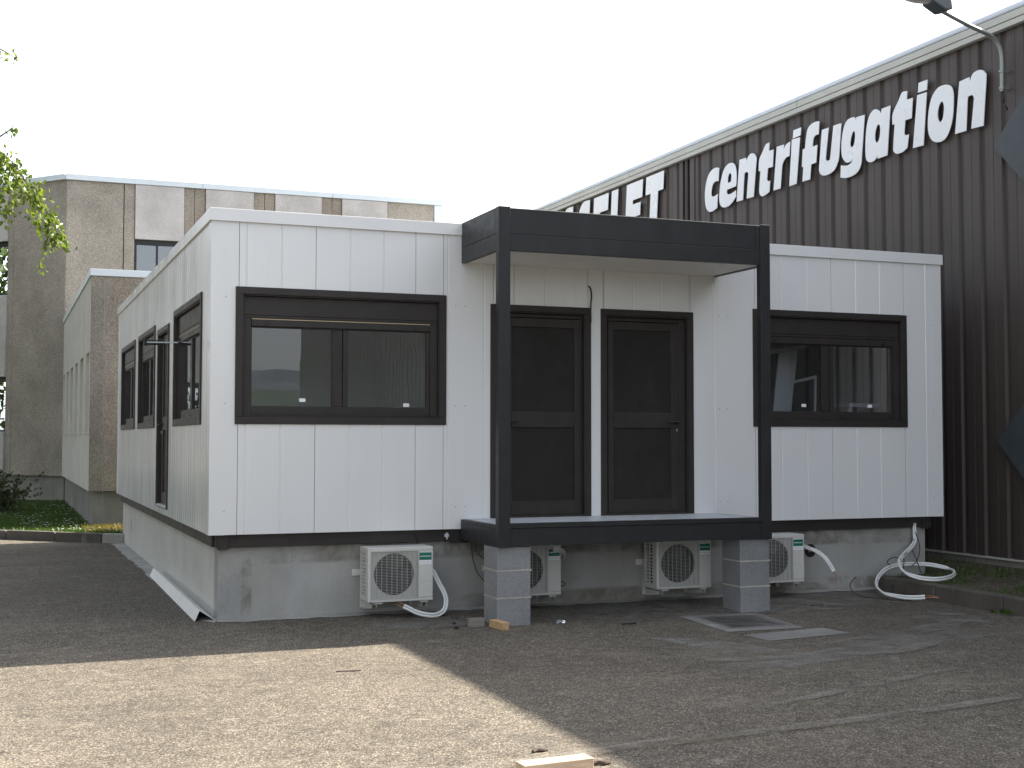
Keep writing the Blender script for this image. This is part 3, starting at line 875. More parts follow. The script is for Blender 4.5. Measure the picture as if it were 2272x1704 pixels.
g = G(); g.box(WX+.02, 38, yl2+.02, yh2-.02, -.2, Z0-.002); part('plinth', g, 'plinth', HB)
g = G(); g.prism([(9.22, 9.60), (9.22, 9.82), (23, 10.5), (38.2, 9.82), (38.2, 9.60)], yl2-.1, yh2+.1, 'y'); part('roof', g, 'roof', HB)
g = G(); g.box(9.361, 40, ylo, 24.4, Z0, Z1-.001); part('wall_core', g, 'brown', WH)
for a, b in ((7.31, 7.47), (7.72, 7.84)):
    g = G(); g.box(WX-.014, WX+.059, a, b, Z0+.001, Z1-.02); part('edge_trim', g, 'brown', WH, .003)
g = G(); g.box(WX+.05, WX+.06, 7.471, 7.719, Z0, Z1-.02); part('recess_sheet', g, 'core', WH)
g = G(); g.tube([(WX+.01, 7.60, Z0+.02), (WX+.01, 7.60, Z1-.02)], .035, 12); part('downpipe', g, 'brown', WH, 0, True)
g = G(); g.box(WX-.022, WX+.06, ylo, 24.4, .262, .283); part('base_flashing', g, 'gutter', WH)
g = G(); g.box(WX+.02, 40, ylo+.02, 24.4, -.2, .261); part('plinth', g, 'plinth', WH)
fy = [ylo, -5.5, -1.5, 4.108, 9.68, 15.2, 20.8, 24.5]
for a, b in zip(fy[:-1], fy[1:]):
    g = G(); g.prism([(9.220, 6.575), (9.220, 6.643), (9.245, 6.643), (9.245, 6.655), (9.216, 6.655), (9.216, 6.742), (9.245, 6.742), (9.245, 6.752), (9.36, 6.752), (9.36, 6.60), (9.29, 6.575)], a+.006, b-.006, 'y')
    f = part('fascia', g, 'gutter', WH, .002)
    g = G(); g.prism([(9.216, 6.7525), (9.205, 6.77), (9.208, 6.805), (9.23, 6.825), (9.40, 6.825), (9.40, 6.7525)], a+.006, b-.006, 'y')
    part('gutter', g, 'gutter_top', f)
    g = G(); g.prism([(9.219, 6.58), (9.219, 6.645), (9.231, 6.655), (9.231, 6.82), (9.38, 6.82), (9.38, 6.60)], b-.012, b+.012, 'y')
    part('joint_cover', g, 'gutter', f)
g = G(); g.prism([(9.35, 6.70), (24.7, 7.6), (40.2, 6.70), (40.2, 6.62), (9.35, 6.62)], ylo-.05, 24.5, 'y'); part('roof', g, 'roof', WH)

# lettering, each letter its own plate standing off the ribs
LET = {
'c': [(6.402, 6.193), (6.511, 6.217), (6.636, 6.2), (6.738, 6.146), (6.815, 6.044), (6.863, 5.896), (6.87, 5.74), (6.84, 5.605), (6.78, 5.538), (6.704, 5.504), (6.609, 5.504), (6.474, 5.534), (6.452, 5.766), (6.541, 5.748), (6.616, 5.748), (6.656, 5.786), (6.655, 5.846), (6.624, 5.931), (6.563, 5.976), (6.499, 5.988), (6.425, 5.976)],
'e': [(5.882, 5.79), (6.159, 5.782), (6.164, 5.725), (6.102, 5.696), (5.983, 5.701), (5.883, 5.726), (5.88, 5.62), (5.985, 5.55), (6.104, 5.507), (6.215, 5.501), (6.312, 5.522), (6.38, 5.579), (6.403, 5.673), (6.387, 5.811), (6.351, 5.958), (6.266, 6.115), (6.144, 6.193), (6.024, 6.2), (5.93, 6.166), (5.874, 6.082), (5.857, 5.966), (5.863, 5.854)],
'e_hole': [(6.133, 5.887), (6.123, 5.979), (6.084, 6.029), (6.045, 6.037), (6.017, 6.004), (6.018, 5.946), (6.033, 5.893)],
'n': [(5.862, 5.532), (5.765, 6.198), (5.566, 6.193), (5.558, 6.136), (5.502, 6.199), (5.411, 6.23), (5.331, 6.208), (5.278, 6.154), (5.265, 6.073), (5.353, 5.526), (5.557, 5.531), (5.506, 5.887), (5.51, 5.937), (5.551, 5.962), (5.602, 5.955), (5.625, 5.91), (5.671, 5.529)],
't': [(4.89, 6.293), (4.99, 6.283), (5.087, 6.183), (5.181, 6.08), (5.201, 5.902), (5.148, 5.899), (5.187, 5.62), (5.166, 5.524), (5.097, 5.49), (4.987, 5.5), (4.901, 5.526), (4.877, 5.696), (4.929, 5.694), (4.967, 5.725), (4.939, 5.9), (4.801, 5.897), (4.776, 6.161), (4.901, 6.163)],
'r': [(4.687, 6.183), (4.49, 6.177), (4.495, 6.103), (4.449, 6.152), (4.387, 6.178), (4.321, 6.183), (4.349, 5.971), (4.431, 5.965), (4.502, 5.92), (4.549, 5.835), (4.595, 5.521), (4.785, 5.524)],
'i': [(4.276, 6.206), (4.063, 6.195), (4.165, 5.515), (4.356, 5.513)],
'i_dot': [(4.23, 6.338), (4.033, 6.338), (4.051, 6.222), (4.252, 6.219)],
'f': [(3.571, 6.327), (3.67, 6.338), (3.786, 6.323), (3.865, 6.273), (3.905, 6.167), (3.936, 6.002), (3.995, 5.998), (4.022, 5.737), (3.983, 5.736), (4.01, 5.519), (3.818, 5.515), (3.784, 5.731), (3.66, 5.734), (3.626, 5.989), (3.745, 5.987), (3.728, 6.083), (3.704, 6.123), (3.654, 6.14), (3.593, 6.137)],
'u': [(3.509, 6.182), (3.344, 6.181), (3.414, 5.803), (3.422, 5.738), (3.393, 5.705), (3.341, 5.706), (3.31, 5.748), (3.23, 6.182), (3.041, 6.176), (3.102, 5.728), (3.14, 5.626), (3.215, 5.541), (3.325, 5.507), (3.456, 5.505), (3.549, 5.539), (3.586, 5.602), (3.581, 5.691)],
'g': [(2.508, 6.172), (2.694, 6.179), (2.705, 6.139), (2.739, 6.19), (2.809, 6.199), (2.898, 6.187), (2.97, 6.127), (3.022, 5.997), (3.046, 5.848), (3.038, 5.715), (2.996, 5.641), (2.925, 5.587), (2.837, 5.587), (2.787, 5.616), (2.809, 5.577), (2.855, 5.552), (2.944, 5.547), (3.062, 5.575), (3.075, 5.404), (2.947, 5.374), (2.805, 5.375), (2.683, 5.406), (2.602, 5.497), (2.575, 5.663)],
'g_hole': [(2.816, 5.778), (2.84, 5.826), (2.824, 5.91), (2.788, 5.978), (2.753, 6.002), (2.729, 5.965), (2.734, 5.869), (2.763, 5.799)],
'a': [(1.952, 6.167), (2.137, 6.165), (2.151, 6.106), (2.196, 6.156), (2.278, 6.193), (2.362, 6.17), (2.431, 6.091), (2.478, 5.941), (2.499, 5.733), (2.491, 5.561), (2.442, 5.504), (2.375, 5.484), (2.291, 5.499), (2.237, 5.545), (2.234, 5.502), (2.028, 5.508)],
'a_hole': [(2.26, 5.728), (2.286, 5.772), (2.284, 5.856), (2.256, 5.934), (2.216, 5.971), (2.183, 5.956), (2.171, 5.894), (2.186, 5.792), (2.22, 5.737)],
't2': [(1.605, 6.277), (1.711, 6.279), (1.792, 6.18), (1.906, 6.042), (1.915, 5.895), (1.867, 5.898), (1.904, 5.586), (1.883, 5.52), (1.82, 5.486), (1.71, 5.488), (1.616, 5.522), (1.582, 5.697), (1.644, 5.695), (1.675, 5.722), (1.65, 5.896), (1.523, 5.895), (1.494, 6.158), (1.614, 6.163)],
'i2': [(1.405, 6.17), (1.219, 6.164), (1.295, 5.488), (1.503, 5.496)],
'i2_dot': [(1.375, 6.324), (1.201, 6.323), (1.215, 6.195), (1.392, 6.199)],
'o': [(.818, 6.157), (.749, 6.11), (.717, 6.015), (.719, 5.88), (.742, 5.71), (.802, 5.568), (.889, 5.48), (1.018, 5.469), (1.134, 5.523), (1.197, 5.636), (1.202, 5.797), (1.169, 5.968), (1.108, 6.092), (1.005, 6.165), (.904, 6.173)],
'o_hole': [(.973, 5.711), (1.007, 5.762), (1.017, 5.833), (.995, 5.917), (.951, 5.975), (.914, 5.962), (.895, 5.902), (.902, 5.816), (.926, 5.743)],
'n2': [(.608, 6.142), (.43, 6.153), (.42, 6.097), (.375, 6.173), (.294, 6.197), (.214, 6.185), (.155, 6.137), (.136, 6.048), (.197, 5.494), (.408, 5.506), (.361, 5.812), (.354, 5.877), (.38, 5.917), (.426, 5.919), (.468, 5.876), (.497, 5.501), (.699, 5.503)],
}
def soften(poly):
    """round the traced curves, keep the real corners"""
    n = len(poly); out = []
    P2 = [Vector(p) for p in poly]
    corner = []
    for i in range(n):
        a = (P2[i]-P2[i-1]).normalized(); b = (P2[(i+1) % n]-P2[i]).normalized()
        corner.append(a.dot(b) < math.cos(R(52)))
    for i in range(n):
        p0, p1, p2, p3 = P2[i-1], P2[i], P2[(i+1) % n], P2[(i+2) % n]
        if corner[i] and corner[(i+1) % n] or (p2-p1).length > .26:
            out.append(tuple(p1)); continue
        if corner[i]: p0 = p1-(p2-p1)
        if corner[(i+1) % n]: p3 = p2+(p2-p1)
        for k in range(4):
            t = k/4
            q = .5*((2*p1)+(p2-p0)*t+(2*p0-5*p1+4*p2-p3)*t*t+(3*p1-p0-3*p2+p3)*t**3)
            out.append(tuple(q))
    return out
LX0, LX1 = 9.238, 9.247
S1 = thing('wall_lettering', 'large white italic letters reading centrifugation on the brown wall', 'sign', (9.25, 3.5, 5.5))
for nm in ('c', 'e', 'n', 't', 'r', 'i', 'f', 'u', 'g', 'a', 't2', 'i2', 'o', 'n2'):
    g = G()
    holes = [soften(LET[nm+'_hole'])] if nm+'_hole' in LET else []
    g.prism(soften(LET[nm]), LX0, LX1, 'x', holes)
    if nm+'_dot' in LET: g.prism(LET[nm+'_dot'], LX0, LX1, 'x')
    part('letter', g, 'letter', S1)
S2 = thing('wall_lettering', 'large white italic capitals ending in ELET, lower half hidden by the porch canopy', 'sign', (9.25, 11, 5.5))
def capital(polys, yl):
    """polys in letter metres: u to the right, v up; slanted and laid on the wall from yl leftwards edge"""
    g = G()
    for poly, holes in polys:
        f = lambda p: (yl-(p[0]+.10*p[1]), 5.51+p[1])
        g.prism([f(p) for p in poly], LX0, LX1, 'x', [[f(p) for p in h] for h in holes])
    part('letter', g, 'letter', S2)
def arc(cx, cy, rx, ry, a0, a1, n=14): return [(cx+rx*math.cos(R(a0+(a1-a0)*i/n)), cy+ry*math.sin(R(a0+(a1-a0)*i/n))) for i in range(n+1)]
E_ = [([(0, 0), (.64, 0), (.64, .27), (.28, .27), (.28, .36), (.60, .36), (.60, .60), (.28, .60), (.28, .68), (.66, .68), (.66, 1.01), (0, 1.01)], [])]
L_ = [([(0, 0), (.60, 0), (.60, .27), (.28, .27), (.28, 1.01), (0, 1.01)], [])]
T_ = [([(.20, 0), (.48, 0), (.48, .68), (.68, .68), (.68, 1.01), (0, 1.01), (0, .68), (.20, .68)], [])]
S_ = [(arc(.33, .70, .31, .33, 90, 255, 10) + [(.30, .44), (.34, .36), (.30, .29)] + [(.05, .27), (.05, .0)] + arc(.30, .30, .33, .31, -90, 80, 10) + [(.30, .66), (.34, .74)] + [(.56, .74), (.56, 1.02)], [])]
O_ = [(arc(.40, .505, .40, .52, 0, 342, 19), [arc(.40, .505, .13, .24, 0, 342, 19)])]
U_ = [([(0, 1.01), (0, .32)] + arc(.34, .32, .34, .33, 190, 350, 10) + [(.68, .32), (.68, 1.01), (.40, 1.01), (.40, .32), (.34, .25), (.28, .32), (.28, 1.01)], [])]
R_ = [([(0, 0), (.28, 0), (.28, .30), (.44, 0), (.74, 0), (.52, .40)] + arc(.42, .71, .26, .30, -60, 90, 8) + [(0, 1.01)], [[(.28, .58), (.42, .60), (.44, .70), (.40, .78), (.28, .78)]])]
for poly, yl in ((T_, 9.10), (E_, 9.90), (L_, 10.55), (E_, 11.36), (S_, 12.12), (S_, 12.95), (U_, 13.72), (O_, 14.60), (R_, 15.45)): capital(poly, yl)

# two dark diamonds of the sign at the picture's right edge
for tip, half, zc, lab in ((.023, .95, 5.20, 'upper slate grey diamond plate on the brown wall, right of the white lettering'),
                           (.031, .95, 1.67, 'lower slate grey diamond plate on the brown wall near the ground')):
    g = G(); g.prism([(tip, zc), (tip-half, zc+half*.98), (tip-2*half, zc), (tip-half, zc-half*1.04)], 9.225, 9.262, 'x')
    solo('diamond_plate', g, 'slate', lab, 'sign', 'diamond plates on the warehouse')

# wall lamp
WL = thing('wall_lamp', 'street lamp on a curved grey bracket fixed to the brown wall top right', 'lamp', (9.28, -.169, 5.82))
LY = -.169
g = G(); g.tube(crv([(9.2, LY, 5.82), (9.203, LY, 6.05), (9.203, LY, 6.242), (9.168, LY, 6.363), (9.085, LY, 6.447), (8.968, LY, 6.493), (8.709, LY, 6.56), (8.30, LY, 6.69)], 6), .026, 12); part('bracket_pole', g, 'zinc', WL, 0, True)
for z in (5.86, 6.06):
    g = G(); g.tube([(9.2, LY, z-.012), (9.2, LY, z+.012)], .036, 12).box(9.2, 9.30, LY-.015, LY+.015, z-.012, z+.012); part('wall_clamp', g, 'zinc', WL)
g = G(); g.tube(crv([(9.2, LY, 5.82), (9.21, LY-.02, 5.74), (9.24, LY+.03, 5.69), (9.22, LY-.03, 5.64), (9.26, LY-.02, 5.60)], 5), .008, 6); part('lamp_cable', g, 'cable', WL, 0, True)
g = G()
g.prism([(8.42, 6.69), (8.40, 6.80), (8.34, 6.86), (8.14, 6.92), (8.12, 6.74), (8.30, 6.655)], LY-.10, LY+.10, 'y'); part('lamp_housing', g, 'slate', WL, .02)
g = G()
vs, fs = [], []
for i in range(9):
    t = i/8; x = 8.13-.50*t; w = .13*math.sin(math.pi*(.25+.72*t)); zb = 6.74+.10*t-.035*math.sin(math.pi*t)
    for j in range(9):
        a = math.pi*j/8; vs.append((x, LY+w*math.cos(a), zb+.07*(1-math.sin(a))*(1-.5*t)))
for i in range(8):
    for j in range(8): fs.append((i*9+j, i*9+j+1, i*9+j+10, i*9+j+9))
g.add(vs, fs); part('lamp_bowl', g, 'lens', WL, 0, True)
g = G()
vs, fs = [], []
for i in range(9):
    t = i/8; x = 8.14-.53*t; w = .145*math.sin(math.pi*(.25+.72*t)); zb = 6.815+.06*t
    for j in range(9):
        a = math.pi*j/8; vs.append((x, LY+w*math.cos(a), zb+.10*math.sin(a)*(1-.4*t)))
for i in range(8):
    for j in range(8): fs.append((i*9+j, i*9+j+1, i*9+j+10, i*9+j+9))
g.add(vs, fs); part('lamp_cover', g, 'zinc', WL, 0, True)

# ------------------------------------------------------------------ concrete office building far left
TB = thing('concrete_building', 'tall concrete office building with pale facade panels and an angled corner behind the office', 'building', (-.30, 22.5, 0))
C0 = Vector((-.302, 22.5))
ZP, ZCAP = .745, 8.29
Tf = lambda u, d, z: (C0.x+u, C0.y+d, z)
dv = Vector((-.643, .766)); nin = Vector((.766, .643))
Tc = lambda u, d, z: (C0.x+dv.x*u+nin.x*d, C0.y+dv.y*u+nin.y*d, z)
def fpanel(T, u0, u1, z0, z1, mat, d0=0., name='facade_panel', depth=.12, par=None):
    g = G(T); g.box(u0+.006, u1-.006, d0, d0+depth, z0, z1); return part(name, g, mat, par or TB, .006)
def bay(T, u0, u1):
    for z0, z1 in ((6.86, ZCAP), (3.30, 5.43), (ZP, 1.86)):
        fpanel(T, u0, u1, z0+.006, z1-.006, 'pale', -.05, 'pale_panel', .16)
    for z0, z1 in ((5.43, 6.86), (1.86, 3.30)):
        g = G(T); c = .06
        g.box(u0, u1, .05, .11, z1-.13, z1).box(u0, u1, .05, .11, z0, z0+c).box(u0, u0+c, .05, .11, z0+c, z1-.13).box(u1-c, u1, .05, .11, z0+c, z1-.13)
        um = u0+(u1-u0)*.46; g.box(um-.025, um+.025, .052, .108, z0+c, z1-.13)
        w = part('window', g, 'black', TB)
        for a, b in ((u0+c, um-.025), (um+.025, u1-c)):
            gg = G(T); gg.add([(a, .08, z0+c), (b, .08, z0+c), (b, .08, z1-.13), (a, .08, z1-.13)], [(0, 1, 2, 3)]); part('pane', gg, 'glass_coated', w)
        gg = G(T); gg.box(u0, u1, -.045, .05, z0-.004, z0+.012); part('sill', gg, 'cap', w)
fpanel(Tf, .0, 1.41, ZP, ZCAP, 'agg'); fpanel(Tf, 1.42, 1.69, ZP, ZCAP, 'agg')
b = 1.69
for b0, b1, nxt in ((1.69, 2.94, None), (3.488, 4.76, None), (5.33, 6.612, None), (7.171, 8.466, None)):
    bay(Tf, b0, b1)
for a0_, a1_, a2_ in ((2.94, 3.207, 3.488), (4.76, 5.051, 5.33), (6.612, 6.901, 7.171)):
    fpanel(Tf, a0_, a1_, ZP, ZCAP, 'agg2'); fpanel(Tf, a1_, a2_, ZP, ZCAP, 'agg2')
fpanel(Tf, 8.466, 9.843, ZP, ZCAP, 'agg')
g = G(Tf); g.box(9.85, 10.08, -.02, .3, ZP, ZCAP); part('corner_trim', g, 'cap', TB)
fpanel(Tc, .004, 1.894, ZP, ZCAP, 'agg'); fpanel(Tc, 1.894, 2.11, ZP, ZCAP, 'agg')
bay(Tc, 2.11, 3.36); fpanel(Tc, 3.36, 3.62, ZP, ZCAP, 'agg'); fpanel(Tc, 3.62, 3.88, ZP, ZCAP, 'agg'); bay(Tc, 3.88, 5.13); fpanel(Tc, 5.13, 5.6, ZP, ZCAP, 'agg')
for T, u0, u1 in ((Tf, -.02, 3.4), (Tf, 3.41, 6.9), (Tf, 6.91, 10.12), (Tc, .0, 3.0), (Tc, 3.01, 5.65)):
    g = G(T); g.box(u0, u1, -.07, .35, ZCAP+.003, ZCAP+.145+(0 if T is Tf else -.002)); part('roof_flashing', g, 'cap', TB, .004)
cc = [Tf(.05, .13, 0), Tf(10.0, .13, 0), Tf(10.0, 14, 0), (-6, 34, 0), Tc(5.55, .13, 0), Tc(.05, .13, 0)]
g = G(); g.prism([(p[0], p[1]) for p in cc], ZP+.01, ZCAP-.01, 'z'); part('wall_core', g, 'core', TB)
g = G(); g.prism([(p[0], p[1]) for p in cc], ZCAP+.02, ZCAP+.06, 'z'); part('roof', g, 'roof', TB)
pl = [Tf(.03, .10, 0), Tf(9.95, .10, 0), Tf(9.95, 13.9, 0), (-5.9, 33.9, 0), Tc(5.5, .10, 0), Tc(.03, .10, 0)]
g = G(); g.prism([(p[0], p[1]) for p in pl], -.3, ZP-.003, 'z'); part('plinth', g, 'plinth', TB)

# low wing in front of it
AX, AY = -.314, 12.0
AN = thing('concrete_wing', 'low concrete wing with slotted pale side wall and brown end wall, left of the office', 'building', (AX, AY, 0))
AZ0, AZ1 = .757, 4.602
ysm = [12.055, 13.89, 15.74, 17.58, 19.43, 21.27, 22.44]
for i, (a, b) in enumerate(zip(ysm[:-1], ysm[1:])):
    g = G(); e = .014
    n0, n1 = a+.25, min(a+1.28, b-.1)
    g.box(AX, AX+.12, a+e, n0, AZ0, AZ1).box(AX, AX+.12, n1, b-e, AZ0, AZ1)
    g.box(AX, AX+.12, n0, n1, AZ0, 1.80).box(AX, AX+.12, n0, n1, 3.27, AZ1)
    p_ = part('facade_panel', g, 'ribbed', AN)
    g = G(); g.box(AX+.095, AX+.119, n0+.0005, n1-.0005, 1.801, 3.269); part('slot_back', g, 'ribbed', p_)
    g = G(); g.prism([(AX-.02, 1.785), (AX+.095, 1.80), (AX+.095, 1.825), (AX-.02, 1.80)], n0+.001, n1-.001, 'y'); part('slot_sill', g, 'ribbed', p_)
g = G(); g.box(AX+.001, -.085, AY, AY+.055, AZ0, AZ1); part('corner_panel', g, 'agg_dark', AN, .006)
g = G(); g.box(-.0835, -.0765, AY+.012, AY+.05, AZ0, AZ1); part('joint_seal', g, 'cap', AN)
for a, b in ((-.075, .95), (.96, 1.95)):
    g = G(); g.box(a, b, AY+.001, AY+.055, AZ0, AZ1); part('facade_panel', g, 'agg2', AN, .005)
g = G(); g.box(AX+.121, 1.95, AY+.056, 22.43, AZ0+.01, AZ1-.01); part('wall_core', g, 'ribbed', AN)
g = G(); g.box(AX-.025, 1.98, AY-.025, AY+.2, AZ1+.002, AZ1+.124); part('roof_flashing', g, 'cap', AN, .003)
g = G(); g.box(AX-.0255, AX+.2, AY+.2005, 22.44, AZ1+.002, AZ1+.1235); part('roof_flashing', g, 'cap', AN, .003)
g = G(); g.box(AX+.2, 1.96, AY+.2, 22.44, AZ1+.01, AZ1+.06); part('roof', g, 'roof', AN)
for a, b in ((12.1, 15.7), (15.71, 19.4), (19.41, 22.43)):
    g = G(); g.box(AX+.08, AX+.3, a, b, -.2, AZ0-.002); part('plinth', g, 'plinth', AN, .005)
g = G(); g.box(AX+.301, 1.9, 12.1005, 12.3, -.2, AZ0-.003); part('plinth', g, 'plinth', AN)

# ------------------------------------------------------------------ kerbs, apron, patches
KL = bpy.data.objects.new('kerb', None); link(KL); KL.location = (-.9, 10.5, 0); KL['kind'] = 'structure'
kp = [(.098, 9.66), (-.235, 9.905), (-.93, 10.545), (-1.68, 11.26), (-2.45, 12.0), (-3.25, 12.75), (-4.1, 13.5), (-5.0, 14.3), (-6.0, 15.2), (-7.2, 16.3), (-8.6, 17.6), (-10.2, 19.1), (-12, 20.8)]
for i in range(len(kp)-1):
    a, b = Vector(kp[i]), Vector(kp[i+1]); d = (b-a).normalized(); nrm = Vector((-d.y, d.x))
    if nrm.x < 0: nrm = -nrm
    a2 = a+d*.006; b2 = b-d*.006
    g = G(); g.prism([tuple(a2), tuple(b2), tuple(b2+nrm*.15), tuple(a2+nrm*.15)], -.1, .152-.002*(i % 2), 'z')
    part('kerb_stone', g, 'kerb_new' if i == 0 else 'kerb', KL, .02)
KR = bpy.data.objects.new('kerb', None); link(KR); KR.location = (7.5, -1, 0); KR['kind'] = 'structure'
for i in range(36):
    y1 = .02-i*1.0; y0 = y1-.994
    g = G(); g.box(7.452, 7.585, y0, y1, -.15, .148-.003*(i % 3)); part('kerb_stone', g, 'kerb', KR, .018)
g = G()
g.add([(7.585, -40, .13), (9.33, -40, .17), (9.33, 24, .19), (8.215, 24, .13), (8.215, .11, .13), (7.585, .0, .13)], [(0, 1, 2, 3, 4, 5)])
structure('grass_verge', g, 'soil')
g = G()
g.add([(.05, 9.86, .12), (2.45, 9.93, .12), (2.45, 12.1, .12), (9.34, 12.1, .12), (9.34, 45, .12), (-12, 45, .12), (-12, 20.98, .12), (-1.6, 11.4, .12), (-.15, 10.05, .12)], [tuple(range(9))])
structure('lawn', g, 'lawn')
g = G(); rq = random.Random(17)
vs = []; fs = []
edge = [(8.2-8.12*i/60, -.02+rq.uniform(-.05, .03)) for i in range(61)]
inner = [(8.2-8.1*i/60, .10) for i in range(61)]
for (x, y), (xi, yi) in zip(edge, inner): vs += [(x, y, gz(y)+.004), (xi, yi, .012)]
fs = [(2*i, 2*i+1, 2*i+3, 2*i+2) for i in range(60)]
o1 = len(vs)
for i in range(61):
    y = -.02+9.66*i/60
    vs += [((.06 if i == 0 else -.045-.05*(y/9.6)+rq.uniform(-.03, .02)), y, gz(y)+.004), (.10, max(y, .10), .012)]
fs += [(o1+2*i, o1+2*i+2, o1+2*i+3, o1+2*i+1) for i in range(60)]
g.add(vs, fs)
structure('concrete_apron', g, 'apron')
def sheet(name, pts, mat, lift):
    g = G(); g.add([(x, y, gz(y)+lift) for x, y in pts], [tuple(range(len(pts)))])
    return structure(name, g, mat, [(0, 0), (1, 0), (1, 1), (0, 1)])
def softsheet(name, pts, mat, lift, n=8):
    """four corners; subdivided so that it follows the slope of the ground"""
    g = G(); uv = []; A, B, C, D = [Vector(p) for p in pts]
    vs = []
    for j in range(n+1):
        for i in range(n+1):
            s, t = i/n, j/n; p = A.lerp(B, s).lerp(D.lerp(C, s), t); vs.append((p.x, p.y, gz(p.y)+lift)); uv.append((s, t))
    g.add(vs, [(j*(n+1)+i, j*(n+1)+i+1, (j+1)*(n+1)+i+1, (j+1)*(n+1)+i) for j in range(n) for i in range(n)])
    return structure(name, g, mat, uv)
softsheet('cement_stain', [(2.6, .05), (7.4, .05), (7.4, -.95), (3.2, -1.15)], 'stain_pale', .005)
softsheet('cement_stain', [(3.35, -1.95), (3.95, -2.3), (4.25, -3.4), (3.6, -3.25)], 'stain_pale', .0045)
softsheet('cement_stain', [(5.1, -.75), (6.6, -.75), (6.6, -1.15), (5.3, -1.3)], 'stain_pale', .009)
softsheet('cement_stain', [(4.4, -3.0), (6.9, -2.1), (7.1, -2.2), (4.8, -3.35)], 'stain_pale', .0095)
softsheet('cement_stain', [(6.3, -1.9), (6.9, -1.5), (7.2, -2.3), (6.8, -2.6)], 'stain_pale', .006)
softsheet('cement_stain', [(1.3, -.55), (2.4, -.5), (2.4, -.9), (1.4, -.95)], 'stain_pale', .005)
softsheet('cement_stain', [(3.0, -3.6), (6.6, -2.6), (6.9, -3.0), (3.3, -4.0)], 'stain_pale', .0055)
def softstrip(name, pts, w, mat, lift):
    c = crv([(x, y, 0) for x, y in pts], 8); g = G(); uv = []; vs = []
    for i, p in enumerate(c):
        d = (c[min(i+1, len(c)-1)]-c[max(i-1, 0)]).normalized(); q = Vector((-d.y, d.x, 0))
        for k in (-1, 0, 1):
            r = p+q*w*k/2; vs.append((r.x, r.y, gz(r.y)+lift)); uv.append((.5, (k+1)/2))
    n = len(c)
    g.add(vs, [(i*3+k, i*3+k+1, (i+1)*3+k+1, (i+1)*3+k) for i in range(n-1) for k in (0, 1)])
    return structure(name, g, mat, uv)
softstrip('tyre_mark', [(3.3, -3.35), (4.21, -3.46), (4.68, -3.5), (5.01, -3.51), (5.44, -3.31), (6.04, -2.84), (6.36, -2.53), (6.5, -2.2)], .17, 'stain_faint', .0105)
softstrip('tyre_mark', [(4.9, -3.55), (4.62, -3.95), (4.34, -4.29)], .09, 'stain_faint', .0115)
softstrip('tyre_mark', [(2.7, -5.0), (3.18, -4.86), (3.68, -4.69), (4.21, -4.52), (4.72, -4.37), (5.4, -4.2)], .11, 'stain_faint', .0105)
softstrip('tyre_mark', [(-.6, -5.95), (.4, -5.8), (1.29, -5.67), (1.74, -5.59), (2.18, -5.59), (2.91, -5.54), (3.74, -5.45), (4.59, -5.32), (5.4, -5.2)], .14, 'stain_faint', .0105)
softstrip('tyre_mark', [(-.9, -6.0), (.4, -5.86), (1.29, -5.73), (2.18, -5.65), (2.91, -5.60)], .06, 'stain_earth', .0115)
softsheet('cement_patch', [(4.34, -1.01), (5.188, -1.096), (5.046, -2.112), (4.25, -2.078)], 'patch', .0045)
softsheet('cement_patch', [(4.291, -2.293), (5.189, -2.168), (5.244, -2.533), (4.314, -2.658)], 'patch', .0045)
softsheet('damp_stain', [(4.42, -1.10), (5.14, -1.16), (5.02, -1.95), (4.36, -1.95)], 'stain_dark', .0085)

# ------------------------------------------------------------------ small things on the ground
g = G(); z = 0.
sec = [(-.106, 0.002), (-.062, .103), (.086, .004), (.086, .0015), (-.062, .0995), (-.1045, .001)]
g2 = G()
vs = []
for y, dx in ((.10, 0), (4.36, .045)):
    vs += [(x+dx, y, zz) for x, zz in sec]
g2.add(vs, [tuple(range(6)), tuple(range(11, 5, -1))]+[(i, (i+1) % 6, 6+(i+1) % 6, 6+i) for i in range(6)])
solo('metal_flashing', g2, 'sheet', 'long bent white metal flashing lying against the foot of the concrete base', 'flashing')
def block(name, mat, label, cx, cy, l, w, h, rz, z, group=None):
    g = G(); c, s = math.cos(rz), math.sin(rz)
    g.T = lambda x, y, zz: (cx+c*x-s*y, cy+s*x+c*y, z+zz)
    g.box(-l/2, l/2, -w/2, w/2, 0, h)
    return solo(name, g, mat, label, 'wood offcut', group, .004)
block('wood_offcut', 'wood_grey', 'small grey wood offcut with pale end beside the left block pier', 2.285, -.925, .15, .075, .078, R(-5), -.03, 'wood offcuts by the left pier')
block('wood_offcut', 'wood', 'yellowish wood offcut lying against the front corner of the left block pier', 2.44, -1.12, .075, .24, .07, R(8), -.03, 'wood offcuts by the left pier')
block('wood_offcut', 'wood_pale', 'sunlit pale wood offcut on the asphalt at the bottom of the picture', .872, -6.00, .40, .105, .072, R(3), -.03)
g = G()
rr = random.Random(5)
bmf = bmesh.new(); bmesh.ops.create_icosphere(bmf, subdivisions=2, radius=.035)
for v in bmf.verts: v.co *= rr.uniform(.45, 1.15); v.co.z *= .6
g.add([(v.co.x*1.4+3.08, v.co.y+-1.05, v.co.z-.012) for v in bmf.verts], [tuple(v.index for v in f.verts) for f in bmf.faces]); bmf.free()
solo('crumpled_foil', g, 'foil', 'small crumpled scrap of silver foil on the asphalt right of the left pier', 'litter')
def scrap(label, x, y, l, w, rz, name='cable_offcut', mat='cable'):
    c, s = math.cos(rz), math.sin(rz); g = G(lambda a, b, zz: (x+c*a-s*b, y+s*a+c*b, gz(y)+zz))
    g.tube(crv([(-l/2, 0, w), (-l/6, w*.8, w*1.2), (l/6, -w*.5, w), (l/2, w, w*1.1)], 3), w, 6)
    solo(name, g, mat, label, 'litter', None, 0, True)
scrap('black cable offcut on the asphalt between the two block piers', 3.66, -1.31, .16, .008, .1)
